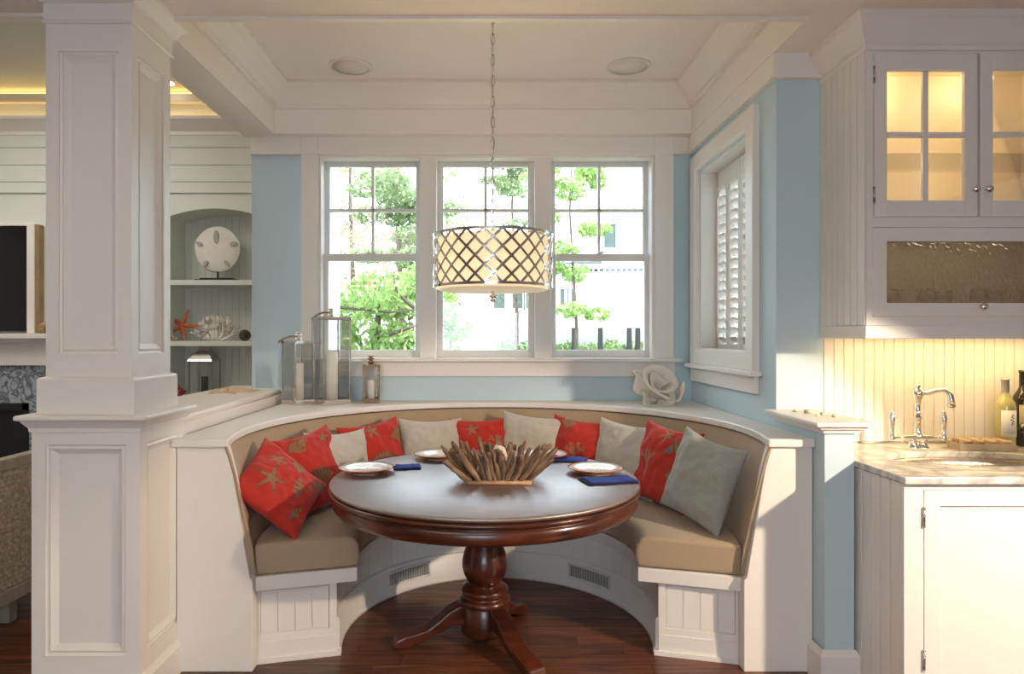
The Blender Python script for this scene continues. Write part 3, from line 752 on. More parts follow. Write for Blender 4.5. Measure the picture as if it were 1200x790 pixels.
# ------------------------------------------------------------------ TABLE
TX, TY = -.008, 3.06
tb = thing('pedestal_table', (TX, TY, 0), 'round dark cherry table on a turned pedestal in the middle of the bench', 'table')
top = [(.0001, .735), (.66, .735), (.690, .737), (.706, .742), (.714, .750), (.714, .757), (.708, .762), (.0001, .762)]
obj('tabletop', MB().lathe(top, (TX, TY, 0), 96), M_tabletop, tb)
ap = [(.62, .7395), (.62, .65), (.672, .648), (.690, .652), (.700, .664), (.704, .680), (.703, .698), (.696, .708), (.692, .712), (.700, .717), (.712, .720), (.719, .728), (.718, .736), (.708, .7395), (.62, .7395)]
obj('apron', MB().lathe(ap, (TX, TY, 0), 96), M_table, tb)
ped = [(.16, .66), (.16, .64), (.05, .635), (.046, .60), (.050, .57), (.057, .53), (.067, .49), (.081, .45), (.097, .41), (.106, .37), (.106, .34), (.097, .305), (.080, .274), (.072, .262), (.072, .258), (.092, .254), (.108, .244), (.112, .232), (.106, .218), (.100, .211), (.108, .205), (.119, .195), (.121, .184), (.115, .174), (.110, .17), (.110, .16)]
obj('pedestal', MB().lathe(ped[::-1], (TX, TY, 0), 48), M_table, tb)
obj('pedestal_drum', MB().lathe([(.095, .035), (.110, .04), (.113, .05), (.113, .168), (.108, .174)], (TX, TY, 0), 48), M_table, tb)
def foot(a, ln):
    dx, dy = math.cos(a), math.sin(a)
    P_ = [(.08, .19, .165), (.13, .205, .145), (.18, .175, .11), (.23, .125, .065), (.28, .085, .028), (.33, .072, .012), (.37, .066, .0), (.40, .055, .0), (.42, .030, .0)]
    # (r, top, bottom)
    m = MB(); vs = []; k = ln/.42; wd = .042
    tp = [(.06, .215), (.12, .212), (.17, .185), (.22, .135), (.27, .095), (.32, .080), (.37, .070), (.41, .050), (.42, .02), (.42, 0)]
    bt = [(.36, 0), (.33, .012), (.30, .030), (.26, .042), (.21, .070), (.16, .100), (.12, .105), (.06, .06)]
    pts = [(r*k if r > .1 else r, z) for r, z in tp+bt]
    def Mf(u, v, h): return (TX+dx*u-dy*h, TY+dy*u+dx*h, v)
    pts = [(a_, b_*.84) for a_, b_ in pts]; m.prism(pts, Mf, -wd, wd); return m
for a, ln in ((192, .43), (301, .44), (58, .36)):
    obj('foot', foot(rad(a), ln), M_table, tb, .010, seg=3)

# plates and napkins
def plate(x, y, lab, tiltx=0):
    t = thing('plate', (x, y, .762), lab, 'plate', 'dinner plates on the round table')
    r = [(.0001, .004), (.055, .004), (.06, .0), (.072, .0), (.074, .006), (.105, .017), (.127, .026), (.132, .0285), (.131, .030), (.105, .022), (.080, .011), (.070, .009), (.0001, .008)]
    obj('body', MB().lathe(r, (x, y, .762), 64), M_plate, t)
    obj('rim_band', MB().lathe([(.1275, .0258), (.1332, .0268), (.1338, .0290), (.1305, .0306)], (x, y, .762), 64), M_platered, t)
    obj('underside_band', MB().lathe([(.088, .0095), (.100, .0142), (.122, .0232), (.1275, .0252)], (x, y, .762), 64), M_platered, t)
    pr = MB()
    for k in range(9):
        a = rad(20+k*17.5); c, s_ = math.cos(a), math.sin(a); b = a+rad(7)
        pr.add([(x, y-.045, .7712), (x+.062*c, y-.045+.09*s_, .7712), (x+.062*math.cos(b), y-.045+.09*math.sin(b), .7712)], [(0, 1, 2)])
    obj('shell_print', pr, M_plateart, t)
plate(XX(429, 3.15), 3.15, 'cream plate with orange-red rim at the left edge of the table')
plate(XX(514, 3.52), 3.52, 'cream plate at the back of the table half hidden left of the basket')
plate(XX(636, 3.52), 3.52, 'cream plate at the back of the table mostly hidden right of the basket')
plate(XX(698, 3.14), 3.14, 'cream plate with orange-red rim beside the dark blue napkin at the right')
def napkin(name, x, y, w_, d_, rz, lab, z=.762, m=M_napkin, fold=True):
    t = thing(name, (x, y, z), lab, 'napkin', 'blue cloth napkins on the round table', rot=(0, 0, rz))
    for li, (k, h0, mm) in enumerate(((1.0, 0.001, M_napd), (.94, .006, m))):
        mb = MB(); N = 14; vs = []
        for j in range(N+1):
            for i in range(N+1):
                u = -1+2*i/N; v = -1+2*j/N
                zz = h0+.005*(1+mnoise.noise(Vector((u*2+x*9, v*2, li)))) * (1-.5*max(abs(u), abs(v))**4)
                vs.append((u*w_/2*k+.01*li, v*d_/2*k+.003*math.sin(u*5)+.006*li, zz))
        n = N+1; fs = [(j*n+i, j*n+i+1, (j+1)*n+i+1, (j+1)*n+i) for j in range(N) for i in range(N)]
        mb.add(vs, fs, True); o = obj('fold' if li else 'under_fold', mb, mm, t, local=True)
        sd = o.modifiers.new('solid', 'SOLIDIFY'); sd.thickness = .005; sd.offset = 0
napkin('napkin', XX(476, 3.24), 3.25, .13, .10, rad(12), 'small blue napkin beside the left plate')
napkin('napkin', XX(712, 2.96), 2.95, .24, .13, rad(14), 'dark blue napkin in front of the right plate')
napkin('napkin', XX(664, 3.46), 3.46, .20, .14, rad(-18), 'blue napkin at the back right between basket and right plate')

# driftwood basket
BX, BY = XX(585, 2.98), 2.98
bk = thing('driftwood_basket', (BX, BY, .762), 'basket of bundled driftwood sticks flaring outward in the middle of the table', 'basket')
obj('base_rail', MB().tube([(BX-.142, BY-.095, .772), (BX+.142, BY-.095, .772)], .0095, 10), M_driftbase, bk)
obj('base_rail', MB().tube([(BX-.142, BY+.095, .772), (BX+.142, BY+.095, .772)], .0095, 10), M_driftbase, bk)
obj('base_board', MB().box(BX-.135, BX+.135, BY-.09, BY+.09, .7635, .772), M_drift, bk)
sticks = []
for k in range(8):
    m = MB(); b1, b2 = R.uniform(-.007, .007), R.uniform(-.007, .007); r0 = R.uniform(.0105, .0150); n_ = 9; pts = []; rs = []
    for i in range(n_):
        t_ = i/(n_-1); pts.append((b1*math.sin(t_*PI*1.3)+R.uniform(-.002, .002), b2*math.sin(t_*PI)+R.uniform(-.002, .002), t_*.20))
        rs.append(r0*(1-.25*t_)*R.uniform(.82, 1.2)*(.7 if i in (0, n_-1) else 1))
    m.tube(pts, rs, 7); me = m.mesh('stick'); fixn(me); me.materials.append(M_drift); sticks.append(me)
def stick(px_, py_, dx, dy, ln, z=.012):
    o = bpy.data.objects.new('stick', R.choice(sticks)); C.objects.link(o); o.parent = bk
    d = Vector((dx, dy, 1)).normalized(); q = Vector((0, 0, 1)).rotation_difference(d)
    o.rotation_mode = 'QUATERNION'; o.rotation_quaternion = q @ Matrix.Rotation(R.uniform(0, 6.28), 3, 'Z').to_quaternion()
    o.location = (px_, py_, z); o.scale = (R.uniform(.85, 1.25),)*2+(ln/.2,)
for k in range(60):
    a = 2*PI*k/32+R.uniform(-.05, .05); c, s_ = math.cos(a), math.sin(a)
    m_ = max(abs(c)/.125, abs(s_)/.082); px_, py_ = c/m_, s_/m_
    fl_ = R.uniform(.75, 1.05) if k < 32 else R.uniform(.45, .8)
    dx = px_/.125*1.05*fl_+R.uniform(-.16, .16); dy = py_/.082*.60*fl_+R.uniform(-.12, .12)
    stick(px_*(1 if k < 32 else .82), py_*(1 if k < 32 else .8), dx, dy, R.uniform(.135, .18)*(1+.16*abs(dx)))
for k in range(14):
    stick(R.uniform(-.09, .09), -.082, R.uniform(-.9, .9), -.12, R.uniform(.10, .16), .015)
# shells heaped inside the basket
sb = MB()
def rough_ball(m, c, r, seed, amp=.25, n=14):
    v0 = len(m.v); m.ball(c, r, n)
    for i in range(v0, len(m.v)):
        p = Vector(m.v[i])-Vector(c); f = 1+amp*mnoise.noise(p.normalized()*2.5+Vector((seed, 0, 0))); m.v[i] = tuple(Vector(c)+p*f)
shell_group = 'pale shells heaped in the driftwood basket'
for i, (x_, y_, z_, r_) in enumerate([(.0, -.005, .885, .035), (-.045, -.03, .83, .020), (.05, -.04, .825, .022), (.02, .02, .83, .03), (-.03, .03, .82, .03), (.075, .0, .83, .026), (-.075, .005, .815, .028)]):
    m = MB(); rough_ball(m, (BX+x_, BY+y_, z_), r_, i*3.3, .5); 
    tag(obj('seashell', m, M_shellw, None, at=(BX+x_, BY+y_, z_-r_)), ['knobbly round tan shell on top of the heap inside the basket', 'small pale shell left of centre inside the basket', 'small pale shell right of centre low inside the basket', 'pale shell buried under the knobbly round one', 'pale shell at the back of the basket heap', 'pale shell toward the right side of the basket', 'pale shell toward the left side of the basket'][i], 'shell', shell_group)

# ------------------------------------------------------------------ PENDANT
DX, DY = XX(577.5, 3.06), 3.06; DZT, DZB, DR = ZZ(271, 3.06-.28), ZZ(333, 3.06-.28), .279
DZT = 1.893; DZB = 1.655
pn = thing('pendant_lamp', (DX, DY, DZB), 'drum pendant lamp with nickel lattice around a cream shade hanging over the table', 'lamp')
obj('shade', MB().lathe([(DR-.022, DZB-.012), (DR-.022, DZT-.012), (DR-.026, DZT-.012), (DR-.026, DZB-.012), (DR-.022, DZB-.012)], (DX, DY, 0), 72), M_shade, pn)
obj('diffuser', MB().lathe([(.0001, DZB-.018), (DR-.06, DZB-.018), (DR-.028, DZB-.016), (DR-.024, DZB-.004), (.0001, DZB-.004)], (DX, DY, 0), 72), M_diff, pn)
rg = MB()
for z in (DZT, DZB):
    rg.lathe([(DR-.004, z-.006), (DR+.004, z-.006), (DR+.004, z+.006), (DR-.004, z+.006), (DR-.004, z-.006)], (DX, DY, 0), 96, False)
obj('rim_ring', rg, M_chrome, pn)
lt = MB(); ns = 22; H = DZT-DZB; turns = (H/.079)*(2*PI/ns)
for s in (1, -1):
    for k in range(ns):
        a0 = 2*PI*k/ns; vs = []; nn_ = 14; wd = .0058
        for i in range(nn_+1):
            t_ = i/nn_; a = a0+s*turns*t_; z = DZB+H*t_; rr = DR+.0015*s+.0015
            # flat strip: offset across the diagonal direction
            ta = Vector((s*turns*DR, H)).normalized(); off = Vector((-ta.y, ta.x))*wd
            for o_, e in ((1, 0), (-1, 0), (-1, 1), (1, 1)):
                aa = a+off.x*o_/DR; zz = z+off.y*o_; q = rr-(.002*e); vs.append((DX+q*math.cos(aa), DY+q*math.sin(aa), zz))
        fs = [(i*4+j, i*4+(j+1) % 4, (i+1)*4+(j+1) % 4, (i+1)*4+j) for i in range(nn_) for j in range(4)]
        lt.add(vs, fs)
o = obj('lattice', lt, M_chrome, pn); o['kind'] = 'stuff'; o['label'] = 'polished nickel diamond lattice'
obj('finial', MB().lathe([(.0001, -.055), (.010, -.052), (.014, -.045), (.008, -.038), (.010, -.034), (.020, -.029), (.020, -.024), (.008, -.018), (.008, 0)], (DX, DY, DZB-.016), 20), M_chrome, pn)
sp = MB()
for k in range(3):
    a = k*2*PI/3+.4; sp.tube([(DX, DY, DZT+.018), (DX+DR*.5*math.cos(a), DY+DR*.5*math.sin(a), DZT+.012), (DX+DR*math.cos(a), DY+DR*math.sin(a), DZT)], .003, 6)
obj('spider', sp.tube([(DX, DY, DZB), (DX, DY, DZT+.03)], .005, 8), M_chrome, pn)
cl = MB()
lp = [(.009*math.cos(a), 0, .023*math.sin(a)+(.006 if math.sin(a) > 0 else -.006)) for a in [2*PI*i/16 for i in range(16)]]
cl.tube(lp, .0026, 6, closed=True); clm = cl.mesh('chain_link'); fixn(clm); clm.materials.append(M_chrome)
z = DZT+.05; k = 0
while z < ZA-.05:
    o = bpy.data.objects.new('chain_link', clm); C.objects.link(o); o.parent = pn; o.location = (0, 0, z-DZB); o.rotation_euler = (0, 0, rad(20+90*(k % 2))); z += .049; k += 1
obj('power_cord', MB().tube([(DX+.004*math.sin(i*1.3), DY+.004*math.cos(i*1.7), DZT+.03+(ZA-.03-DZT-.03)*i/30) for i in range(31)], .0022, 6), M_steel, pn)
obj('ceiling_canopy', MB().lathe([(.06, 0), (.06, -.008), (.03, -.02), (.010, -.028), (.0001, -.03)][::-1], (DX, DY, ZA), 24), M_chrome, pn)
light('pendant_bulb', 'POINT', (DX, DY, 1.76), 9, (1, .74, .44), .05)

# ceiling speakers
for px_, lab in ((411, 'round flush white speaker in the nook ceiling left of the pendant chain'), (737, 'round flush white speaker in the nook ceiling right of the pendant chain')):
    x = XX(px_, 3.98)
    t = thing('ceiling_speaker', (x, 3.98, ZA), lab, 'speaker', 'round speakers in the nook ceiling')
    obj('rim', MB().lathe([(.112, -.006), (.128, -.006), (.132, 0), (.112, 0)], (x, 3.98, ZA), 48), M_white, t)
    obj('grille', MB().lathe([(.0001, -.0035), (.112, -.0035), (.112, 0)], (x, 3.98, ZA), 48), M_ceilspk, t)

# ------------------------------------------------------------------ LANTERNS on the ledge
def lantern(x, y, w_, h, rz, lab, handle, mfr=M_chrome, candle=.55, cr=.03):
    t = thing('lantern', (x, y, .990), lab, 'lantern', 'glass candle lanterns on the bench ledge', rot=(0, 0, rz)); hw = w_/2
    fr = MB().box(-hw, hw, -hw, hw, .0, .018)
    obj('base', fr, mfr, t, .002, local=True)
    p = MB(); pwid = .0085
    for sx in (-1, 1):
        for sy in (-1, 1): p.box(sx*hw-(pwid if sx > 0 else 0), sx*hw+(pwid if sx < 0 else 0), sy*hw-(pwid if sy > 0 else 0), sy*hw+(pwid if sy < 0 else 0), .018, h)
    for z0 in (.018, h-.012):
        for s in (-1, 1):
            p.box(-hw, hw, s*hw-(pwid if s > 0 else 0), s*hw+(pwid if s < 0 else 0), z0, z0+.012)
            p.box(s*hw-(pwid if s > 0 else 0), s*hw+(pwid if s < 0 else 0), -hw, hw, z0, z0+.012)
    obj('frame', p, mfr, t, local=True)
    for s in (-1, 1):
        obj('pane', MB().box(-hw+.007, hw-.007, s*(hw-.004)-.001, s*(hw-.004)+.001, .03, h-.012), M_glass, t, local=True)
        obj('pane', MB().box(s*(hw-.004)-.001, s*(hw-.004)+.001, -hw+.007, hw-.007, .03, h-.012), M_glass, t, local=True)
    obj('lid', MB().box(-hw, hw, -hw, hw, h, h+.004), mfr if handle != 'glass' else M_glass, t, local=True)
    k = .024 if w_ > .1 else .016
    kn = MB().lathe([(k*.7, 0), (k*.7, .012), (k, .014), (k, .022), (k*.55, .024), (k*.55, .032), (k, .034), (k, .042), (k*.5, .044), (k*.5, .050), (k*.8, .052), (k*.8, .058), (.0001, .060)], (0, 0, h+.004), 24)
    obj('knob', kn, mfr, t, local=True)
    if handle == 'strap':
        m = MB(); n_ = 12; vs = []
        for i in range(n_+1):
            q = i/n_; xx_ = -q*.125; zz_ = h+.030+.010*math.sin(q*PI)-.035*q*q
            for sy in (-1, 1):
                wv = .011*(1-.3*q); vs += [(xx_, sy*wv, zz_+.006), (xx_, sy*wv, zz_-.006)]
        fs = []
        for i in range(n_):
            a = i*4; b = a+4; fs += [(a, a+2, b+2, b), (a+1, b+1, b+3, a+3), (a, b, b+1, a+1), (a+2, a+3, b+3, b+2)]
        fs += [(0, 1, 3, 2), (n_*4, n_*4+2, n_*4+3, n_*4+1)]
        m.add(vs, fs, True); o = obj('leather_strap', m, M_cork, t, local=True); o.rotation_euler = (0, 0, rad(-42))
    tag(obj('candle', MB().lathe([(.0001, .018), (cr, .018), (cr, h*candle-.004), (cr-.005, h*candle), (.0001, h*candle-.006)], (x, y, .990), 28), M_wax, None, at=(x, y, 1.008)), lab.replace('lantern', 'candle inside the lantern', 1) if False else {'A': 'x'}.get('B', 'cream pillar candle inside the '+handle_lab[lab]), 'candle', 'cream candles inside the ledge lanterns')
handle_lab = {}
LA = 'medium square glass and nickel lantern with brown strap, left of the tallest'
LB = 'tallest square glass and nickel lantern with brown strap on the ledge'
LC_ = 'smallest bronze-framed glass lantern standing apart on the ledge'
handle_lab = {LA: 'medium lantern left of the tallest', LB: 'tallest lantern on the ledge', LC_: 'smallest bronze-framed lantern'}
lantern(XX(349, 4.15), 4.16, .150, .40, rad(50), LA, 'strap', candle=.66, cr=.034)
lantern(XX(387, 4.20), 4.22, .190, .555, rad(38), LB, 'strap', candle=.60, cr=.043)
lantern(XX(434, 4.25), 4.27, .108, .245, rad(14), LC_, 'knob', mfr=mat('bronze_frame', (.36, .24, .15), .25, 1, var=.1), candle=.62, cr=.026)

# ------------------------------------------------------------------ ceramic flower sculpture on the ledge
FX, FY = XX(768, 4.18), 4.18
fw = thing('ceramic_flower', (FX, FY, .990), 'unglazed cream ceramic flower with ruffled petals on the ledge by the corner', 'sculpture')
def ruffle(c, yaw, pitch, t0, t1, r0, r1, hgt, flare, seed):
    """a thin clay sheet rolled in a spiral cup whose rim flares and ruffles, opening tilted by pitch"""
    m = MB(); nu, nv = 72, 14; vs = []
    Rm = Matrix.Translation(c) @ Matrix.Rotation(yaw, 4, 'Z') @ Matrix.Rotation(pitch, 4, 'X')
    for j in range(nv+1):
        v = j/nv
        for i in range(nu+1):
            q = i/nu; a = t0+(t1-t0)*q; rr = r0+(r1-r0)*q
            rr = rr*(.30+.55*v**.6)+flare*v**3*(.7+.3*q)
            wv = math.sin(a*3.1+seed)*.6+mnoise.noise(Vector((a*1.7, seed, 0)))*.9
            rr += .014*v*v*wv; zz = hgt*(v-.22*v**5)*(1-.25*(1-q))+.014*v*v*math.cos(a*2.3+seed*1.7)
            vs.append(Rm @ Vector((rr*math.cos(a), rr*math.sin(a), zz)))
    n = nu+1; m.add(vs, [(j*n+i, j*n+i+1, (j+1)*n+i+1, (j+1)*n+i) for j in range(nv) for i in range(nu)], True); return m
for dx, dy, dz, yw, pt, t0, t1, r0, r1, hh_, fl2, sd_ in [
    (-.005, .0, .05, .3, .85, 0, 11.0, .02, .095, .135, .035, 1.0), (-.085, .035, .055, .9, .75, .6, 5.6, .05, .095, .125, .03, 3.1),
    (.085, -.015, .02, -.5, .95, 0, 7.0, .015, .060, .095, .018, 5.2), (-.02, -.045, .02, 0, 1.15, 2.6, 6.8, .05, .075, .075, .03, 7.7)]:
    m = ruffle(Vector((FX+dx*1.3, FY+dy*1.2, .99+dz*1.35)), yw, pt, t0, t1, r0*1.35, r1*1.35, hh_*1.35, fl2*1.3, sd_)
    m.v = [(p[0], p[1], max(p[2], .9935)) for p in m.v]
    o = obj('petal', m, M_ceramic, fw); sd = o.modifiers.new('solid', 'SOLIDIFY'); sd.thickness = .006; sd.offset = 0
m = MB(); rough_ball(m, (FX, FY+.02, 1.03), .04, 2, .2); o = obj('core', m, M_ceramic, fw)

# starfish on the half wall
def starfish(name, r, th, m, seed=0, arms=5):
    mb = MB(); n = 60; rings = 7; vs = [(0, 0, th)]
    for j in range(1, rings+1):
        q = j/rings
        for i in range(n):
            a = 2*PI*i/n; k = abs(((a/(2*PI/arms)) % 1)-.5)*2; rr = r*(.24+.76*k**2.6)*(1+.05*math.sin(seed+a*3)); 
            z = th*(1-q**2.0)*(.55+.45*(1-q))
            vs.append((rr*q*math.cos(a), rr*q*math.sin(a), max(z, 0)+.012*k**4*q*math.sin(seed*2+i//12)))
    fs = [(0, 1+i, 1+(i+1) % n) for i in range(n)]
    for j in range(rings-1):
        for i in range(n): fs.append((1+j*n+i, 1+(j+1)*n+i, 1+(j+1)*n+(i+1) % n, 1+j*n+(i+1) % n))
    mb.add(vs, fs, True)
    k = len(mb.v); mb.add([(v[0], v[1], 0) for v in vs[1+(rings-1)*n:]], [tuple(range(n))[::-1]])
    return mb
o = tag(obj('starfish', starfish('s', .19, .035, M_tanstar, 1.0), M_tanstar, None, local=True), 'flat tan dried starfish lying on the white half wall', 'starfish')
o.location = (-1.60, 4.02, HZ+.001); o.rotation_euler = (0, 0, rad(18)); o.scale = (1, .8, 1)

# ------------------------------------------------------------------ niche shelves and display
for z, nm in ((1.915, 'upper'), (1.385, 'lower')):
    tag(obj('shelf', MB().box(NX0+.001, NX1-.001, 5.62, 5.943, z-.045, z), M_liv, None, .003, at=(-2.34, 5.8, z-.045)), '%s white shelf in the arched niche of the living room' % nm, 'shelf', 'shelves in the arched niche')
tag(obj('niche_counter', MB().box(NX0+.001, NX1-.001, 5.52, 5.943, .84, .88), M_liv, None, .003, at=(-2.34, 5.8, .84)), 'lowest white shelf of the arched niche, behind the half wall', 'shelf', 'shelves in the arched niche')
# sand dollar
sx_, sy_ = XX(255, 5.74), 5.74; rD = .205; zD = 1.915+.075+rD
t = thing('sand_dollar', (sx_, sy_, 1.915), 'large white sand dollar sculpture on a black stand in the niche', 'sculpture')
disc = MB(); prof = [(.0001, -.035), (.08, -.030), (.15, -.020), (.195, -.008), (rD, 0), (.195, .008), (.0001, .012)]
vs = []
disc.lathe(prof, (0, 0, 0), 64, True); disc.v = [(sx_+p[0]*(1+.015*math.sin(5*math.atan2(p[1], p[0]+1e-9))), sy_+p[2], zD+p[1]) for p in disc.v]
dd = obj('disc', disc, M_sand, t)
for k in range(5):
    a = rad(90+72*k); r1, r2 = (.128, .188) if k else (.045, .165); w_ = .015 if k else .020
    pts = []
    for i in range(16):
        b = 2*PI*i/16; u = (r1+r2)/2+(r2-r1)/2*math.cos(b); v = w_*math.sin(b); pts.append((sx_+u*math.cos(a)-v*math.sin(a), zD+u*math.sin(a)+v*math.cos(a)))
    obj('slot', MB().prism(pts, My(sy_-.040), 0, .022), M_sandslot, dd)
obj('stand', MB().box(sx_-.18, sx_+.18, sy_-.06, sy_+.06, 1.915, 1.927).box(sx_-.14, sx_+.14, sy_-.045, sy_+.045, 1.927, 1.94).tube([(sx_, sy_, 1.94), (sx_, sy_, 2.02)], .008, 8), M_dark, t)
# orange starfish, white coral, twig ball
o = tag(obj('starfish', starfish('s', .165, .028, M_star, 2.3), M_star, None, local=True), 'orange-red starfish propped upright on the niche shelf', 'starfish')
o.location = (XX(212, 5.72), 5.74, 1.385+.135); o.rotation_euler = (rad(78), rad(0), rad(0)); 
def coral(name, x, y, z, w_, h, n, m, lab, seed, cat='coral', rr0=.012, depth=3):
    r = random.Random(seed); mb = MB()
    def br(p, d, l, rad_, k):
        q = p+d*l; mb.tube([p, p+d*l*.5+Vector((r.uniform(-.1, .1),)*3)*l*.3, q], [rad_, rad_*.9, rad_*.75], 6)
        mb.ball(tuple(q), rad_*.85, 6)
        if k:
            for _ in range(3 if k > 1 else 2):
                nd = (d+Vector((r.uniform(-.8, .8), r.uniform(-.6, .6), r.uniform(-.2, .7)))).normalized(); br(q, nd, l*r.uniform(.6, .85), rad_*.8, k-1)
    for i in range(n):
        a = PI*(i+.5)/n
        d = Vector((math.cos(a)*1.1, r.uniform(-.5, .4), .25+math.sin(a)*h/w_*1.4)).normalized()
        br(Vector((x+math.cos(a)*w_*.10, y, z+.01)), d, w_*.20*(.8+.25*math.sin(a)), rr0, depth-1)
    zmin = min(v[2] for v in mb.v); mb.v = [(a, min(b, 5.93), max(c, z)) for a, b, c in mb.v]
    return tag(obj(name, mb, m, None, at=(x, y, z)), lab, cat)
coral('white_coral', XX(254, 5.75), 5.75, 1.385, .44, .44, 14, M_coral, 'bushy white branching coral on the lower niche shelf', 3, rr0=.013)
coral('red_coral', XX(203, 5.68), 5.70, .88, .22, .25, 7, M_redcoral, 'dark red coral half hidden behind the white column', 5, rr0=.009)
coral('small_shell_cluster', XX(204, 5.66), 5.66, 1.385, .10, .05, 5, M_tanstar, 'tiny pale coral bits at the foot of the orange starfish', 8, rr0=.005, depth=2)
def twig_ball(x, y, z, r, m, lab, seed):
    rr = random.Random(seed); mb = MB()
    for k in range(16):
        q = Matrix.Rotation(rr.uniform(0, 6.28), 3, 'X') @ Matrix.Rotation(rr.uniform(0, 6.28), 3, 'Y')
        pts = [tuple(Vector((x, y, z+r))+q @ Vector((math.cos(a), math.sin(a), .12*math.sin(3*a+k)))*r*.94) for a in [2*PI*i/14 for i in range(14)]]
        mb.tube(pts, r*.085, 5, closed=True)
    mb.ball((x, y, z+r), r*.72, 12)
    return tag(obj('twig_ball', mb, m, None, at=(x, y, z)), lab, 'ornament')
twig_ball(XX(287, 5.70), 5.70, 1.385, .050, M_twig, 'small dark twig ball beside the white coral on the shelf', 1)
# shelf lantern
lx, ly = XX(240, 5.74), 5.74
t = thing('lantern', (lx, ly, .88), 'small silver lantern with ring handle and pagoda top on the lowest niche shelf', 'lantern')
hw = .095; lz = .88; m = MB()
for sx in (-1, 1):
    for sy in (-1, 1): m.box(lx+sx*hw-.007, lx+sx*hw+.007, ly+sy*hw-.007, ly+sy*hw+.007, lz, lz+.33)
m.box(lx-hw-.01, lx+hw+.01, ly-hw-.01, ly+hw+.01, lz, lz+.02)
obj('frame', m, M_steel, t)
rf = MB(); rings = [(.108, .33), (.100, .345), (.06, .40), (.04, .42), (.04, .46), (.028, .468), (.028, .50), (.0, .505)]
vs = []
for r_, z_ in rings: vs += [(lx-r_, ly-r_, lz+z_), (lx+r_, ly-r_, lz+z_), (lx+r_, ly+r_, lz+z_), (lx-r_, ly+r_, lz+z_)]
fs = [(k*4+j, k*4+(j+1) % 4, k*4+4+(j+1) % 4, k*4+4+j) for k in range(len(rings)-1) for j in range(4)]+[(0, 1, 2, 3)]
obj('roof', rf.add(vs, fs), M_steel, t)
obj('ring_handle', MB().tube([(lx+.045*math.cos(a), ly, lz+.545+.05*math.sin(a)) for a in [2*PI*i/24 for i in range(24)]], .005, 6, closed=True), M_steel, t)
for s in (-1, 1): obj('pane', MB().box(lx-hw+.007, lx+hw-.007, ly+s*hw-.001, ly+s*hw+.001, lz+.02, lz+.33), M_glass, t)
tag(obj('candle', MB().lathe([(.0001, 0), (.03, 0), (.03, .17), (.0001, .17)], (lx, ly, lz+.02), 20), M_dark, None, at=(lx, ly, lz+.02)), 'dark candle inside the small silver lantern on the niche shelf', 'candle')

# ------------------------------------------------------------------ fireplace, television
yf = YL-.10
t = thing('fireplace', (-4.6, YL, 0), 'white fireplace with grey veined marble surround and black firebox', 'fireplace')
mx1 = XX(34, yf); mx2 = XX(57, yf)
obj('surround', MB().box(-5.35, mx1-1.2, yf, YL-.001, 0, 1.18).box(mx1, mx2+.02, yf, YL-.001, 0, 1.18).box(mx1-1.2, mx1, yf, YL-.001, .86, 1.18), M_firemarble, t)
obj('frieze', MB().box(-5.5, mx2+.28, yf-.03, YL-.001, 1.18, 1.37), M_white, t, .003)
obj('pilaster', MB().box(mx2+.02, mx2+.28, yf-.03, YL-.001, 0, 1.18), M_white, t, .003)
obj('mantel_shelf', MB().box(-5.6, mx2+.34, yf-.14, YL-.001, 1.405, 1.45).box(-5.55, mx2+.30, yf-.08, YL-.001, 1.37, 1.405), M_white, t, .006)
obj('firebox', MB().box(mx1-1.2, mx1, yf+.03, YL-.001, 0, .86).box(mx1-.05, mx1, yf-.012, yf+.02, 0, .86).box(mx1-1.2, mx1, yf-.012, yf+.02, .80, .86), M_fire, t)
t = thing('television', (-4.6, YL, 1.45), 'large black television above the mantel in a pale frame', 'television')
tx1 = XX(33, YL-.06)
obj('screen', MB().box(-5.4, tx1, YL-.06, YL-.03, 1.47, ZZ(265, YL-.06)), M_screen, t, .003)
obj('frame', MB().box(tx1, XX(41, YL-.07), YL-.08, YL-.005, 1.452, ZZ(262, YL-.07)).box(-5.45, tx1, YL-.075, YL-.005, ZZ(265, YL-.06), ZZ(262, YL-.07)), M_white, t, .003)
obj('side_panel', MB().box(XX(41, YL-.07), XX(46.5, YL-.06), YL-.07, YL-.003, 1.452, ZZ(263, YL-.07)), M_frame_gold, t, .003)
twig_ball(XX(52.5, 5.46), 5.46, 1.45, .048, M_gold, 'small golden twig ball on the mantel shelf', 4)

# ------------------------------------------------------------------ woven chair
t = thing('woven_armchair', (-2.6, 3.25, 0), 'low armchair with grey-washed frame and woven seagrass sides behind the column', 'chair')
x0, x1, y0, y1 = -3.0, -2.27, 2.92, 3.62
fr = MB()
obj('top_rail', MB().box(x1-.05, x1+.012, y0, y1, .79, .845).box(x0, x1, y0, y0+.05, .79, .845), M_chairwood, t, .006)
obj('bottom_rail', MB().box(x1-.05, x1+.012, y0, y1, .155, .225).box(x0, x1, y0, y0+.05, .155, .225).box(x0, x0+.05, y0, y1, .155, .225).box(x0, x1, y1-.05, y1, .155, .225), M_chairwood, t, .006)
for px_, py_ in ((x1-.12, y0+.32), (x0+.05, y0+.05), (x1-.12, y1-.06), (x0+.05, y1-.06)):
    obj('leg', MB().box(px_-.028, px_+.028, py_-.028, py_+.028, 0, .157), M_chairwood, t, .004)
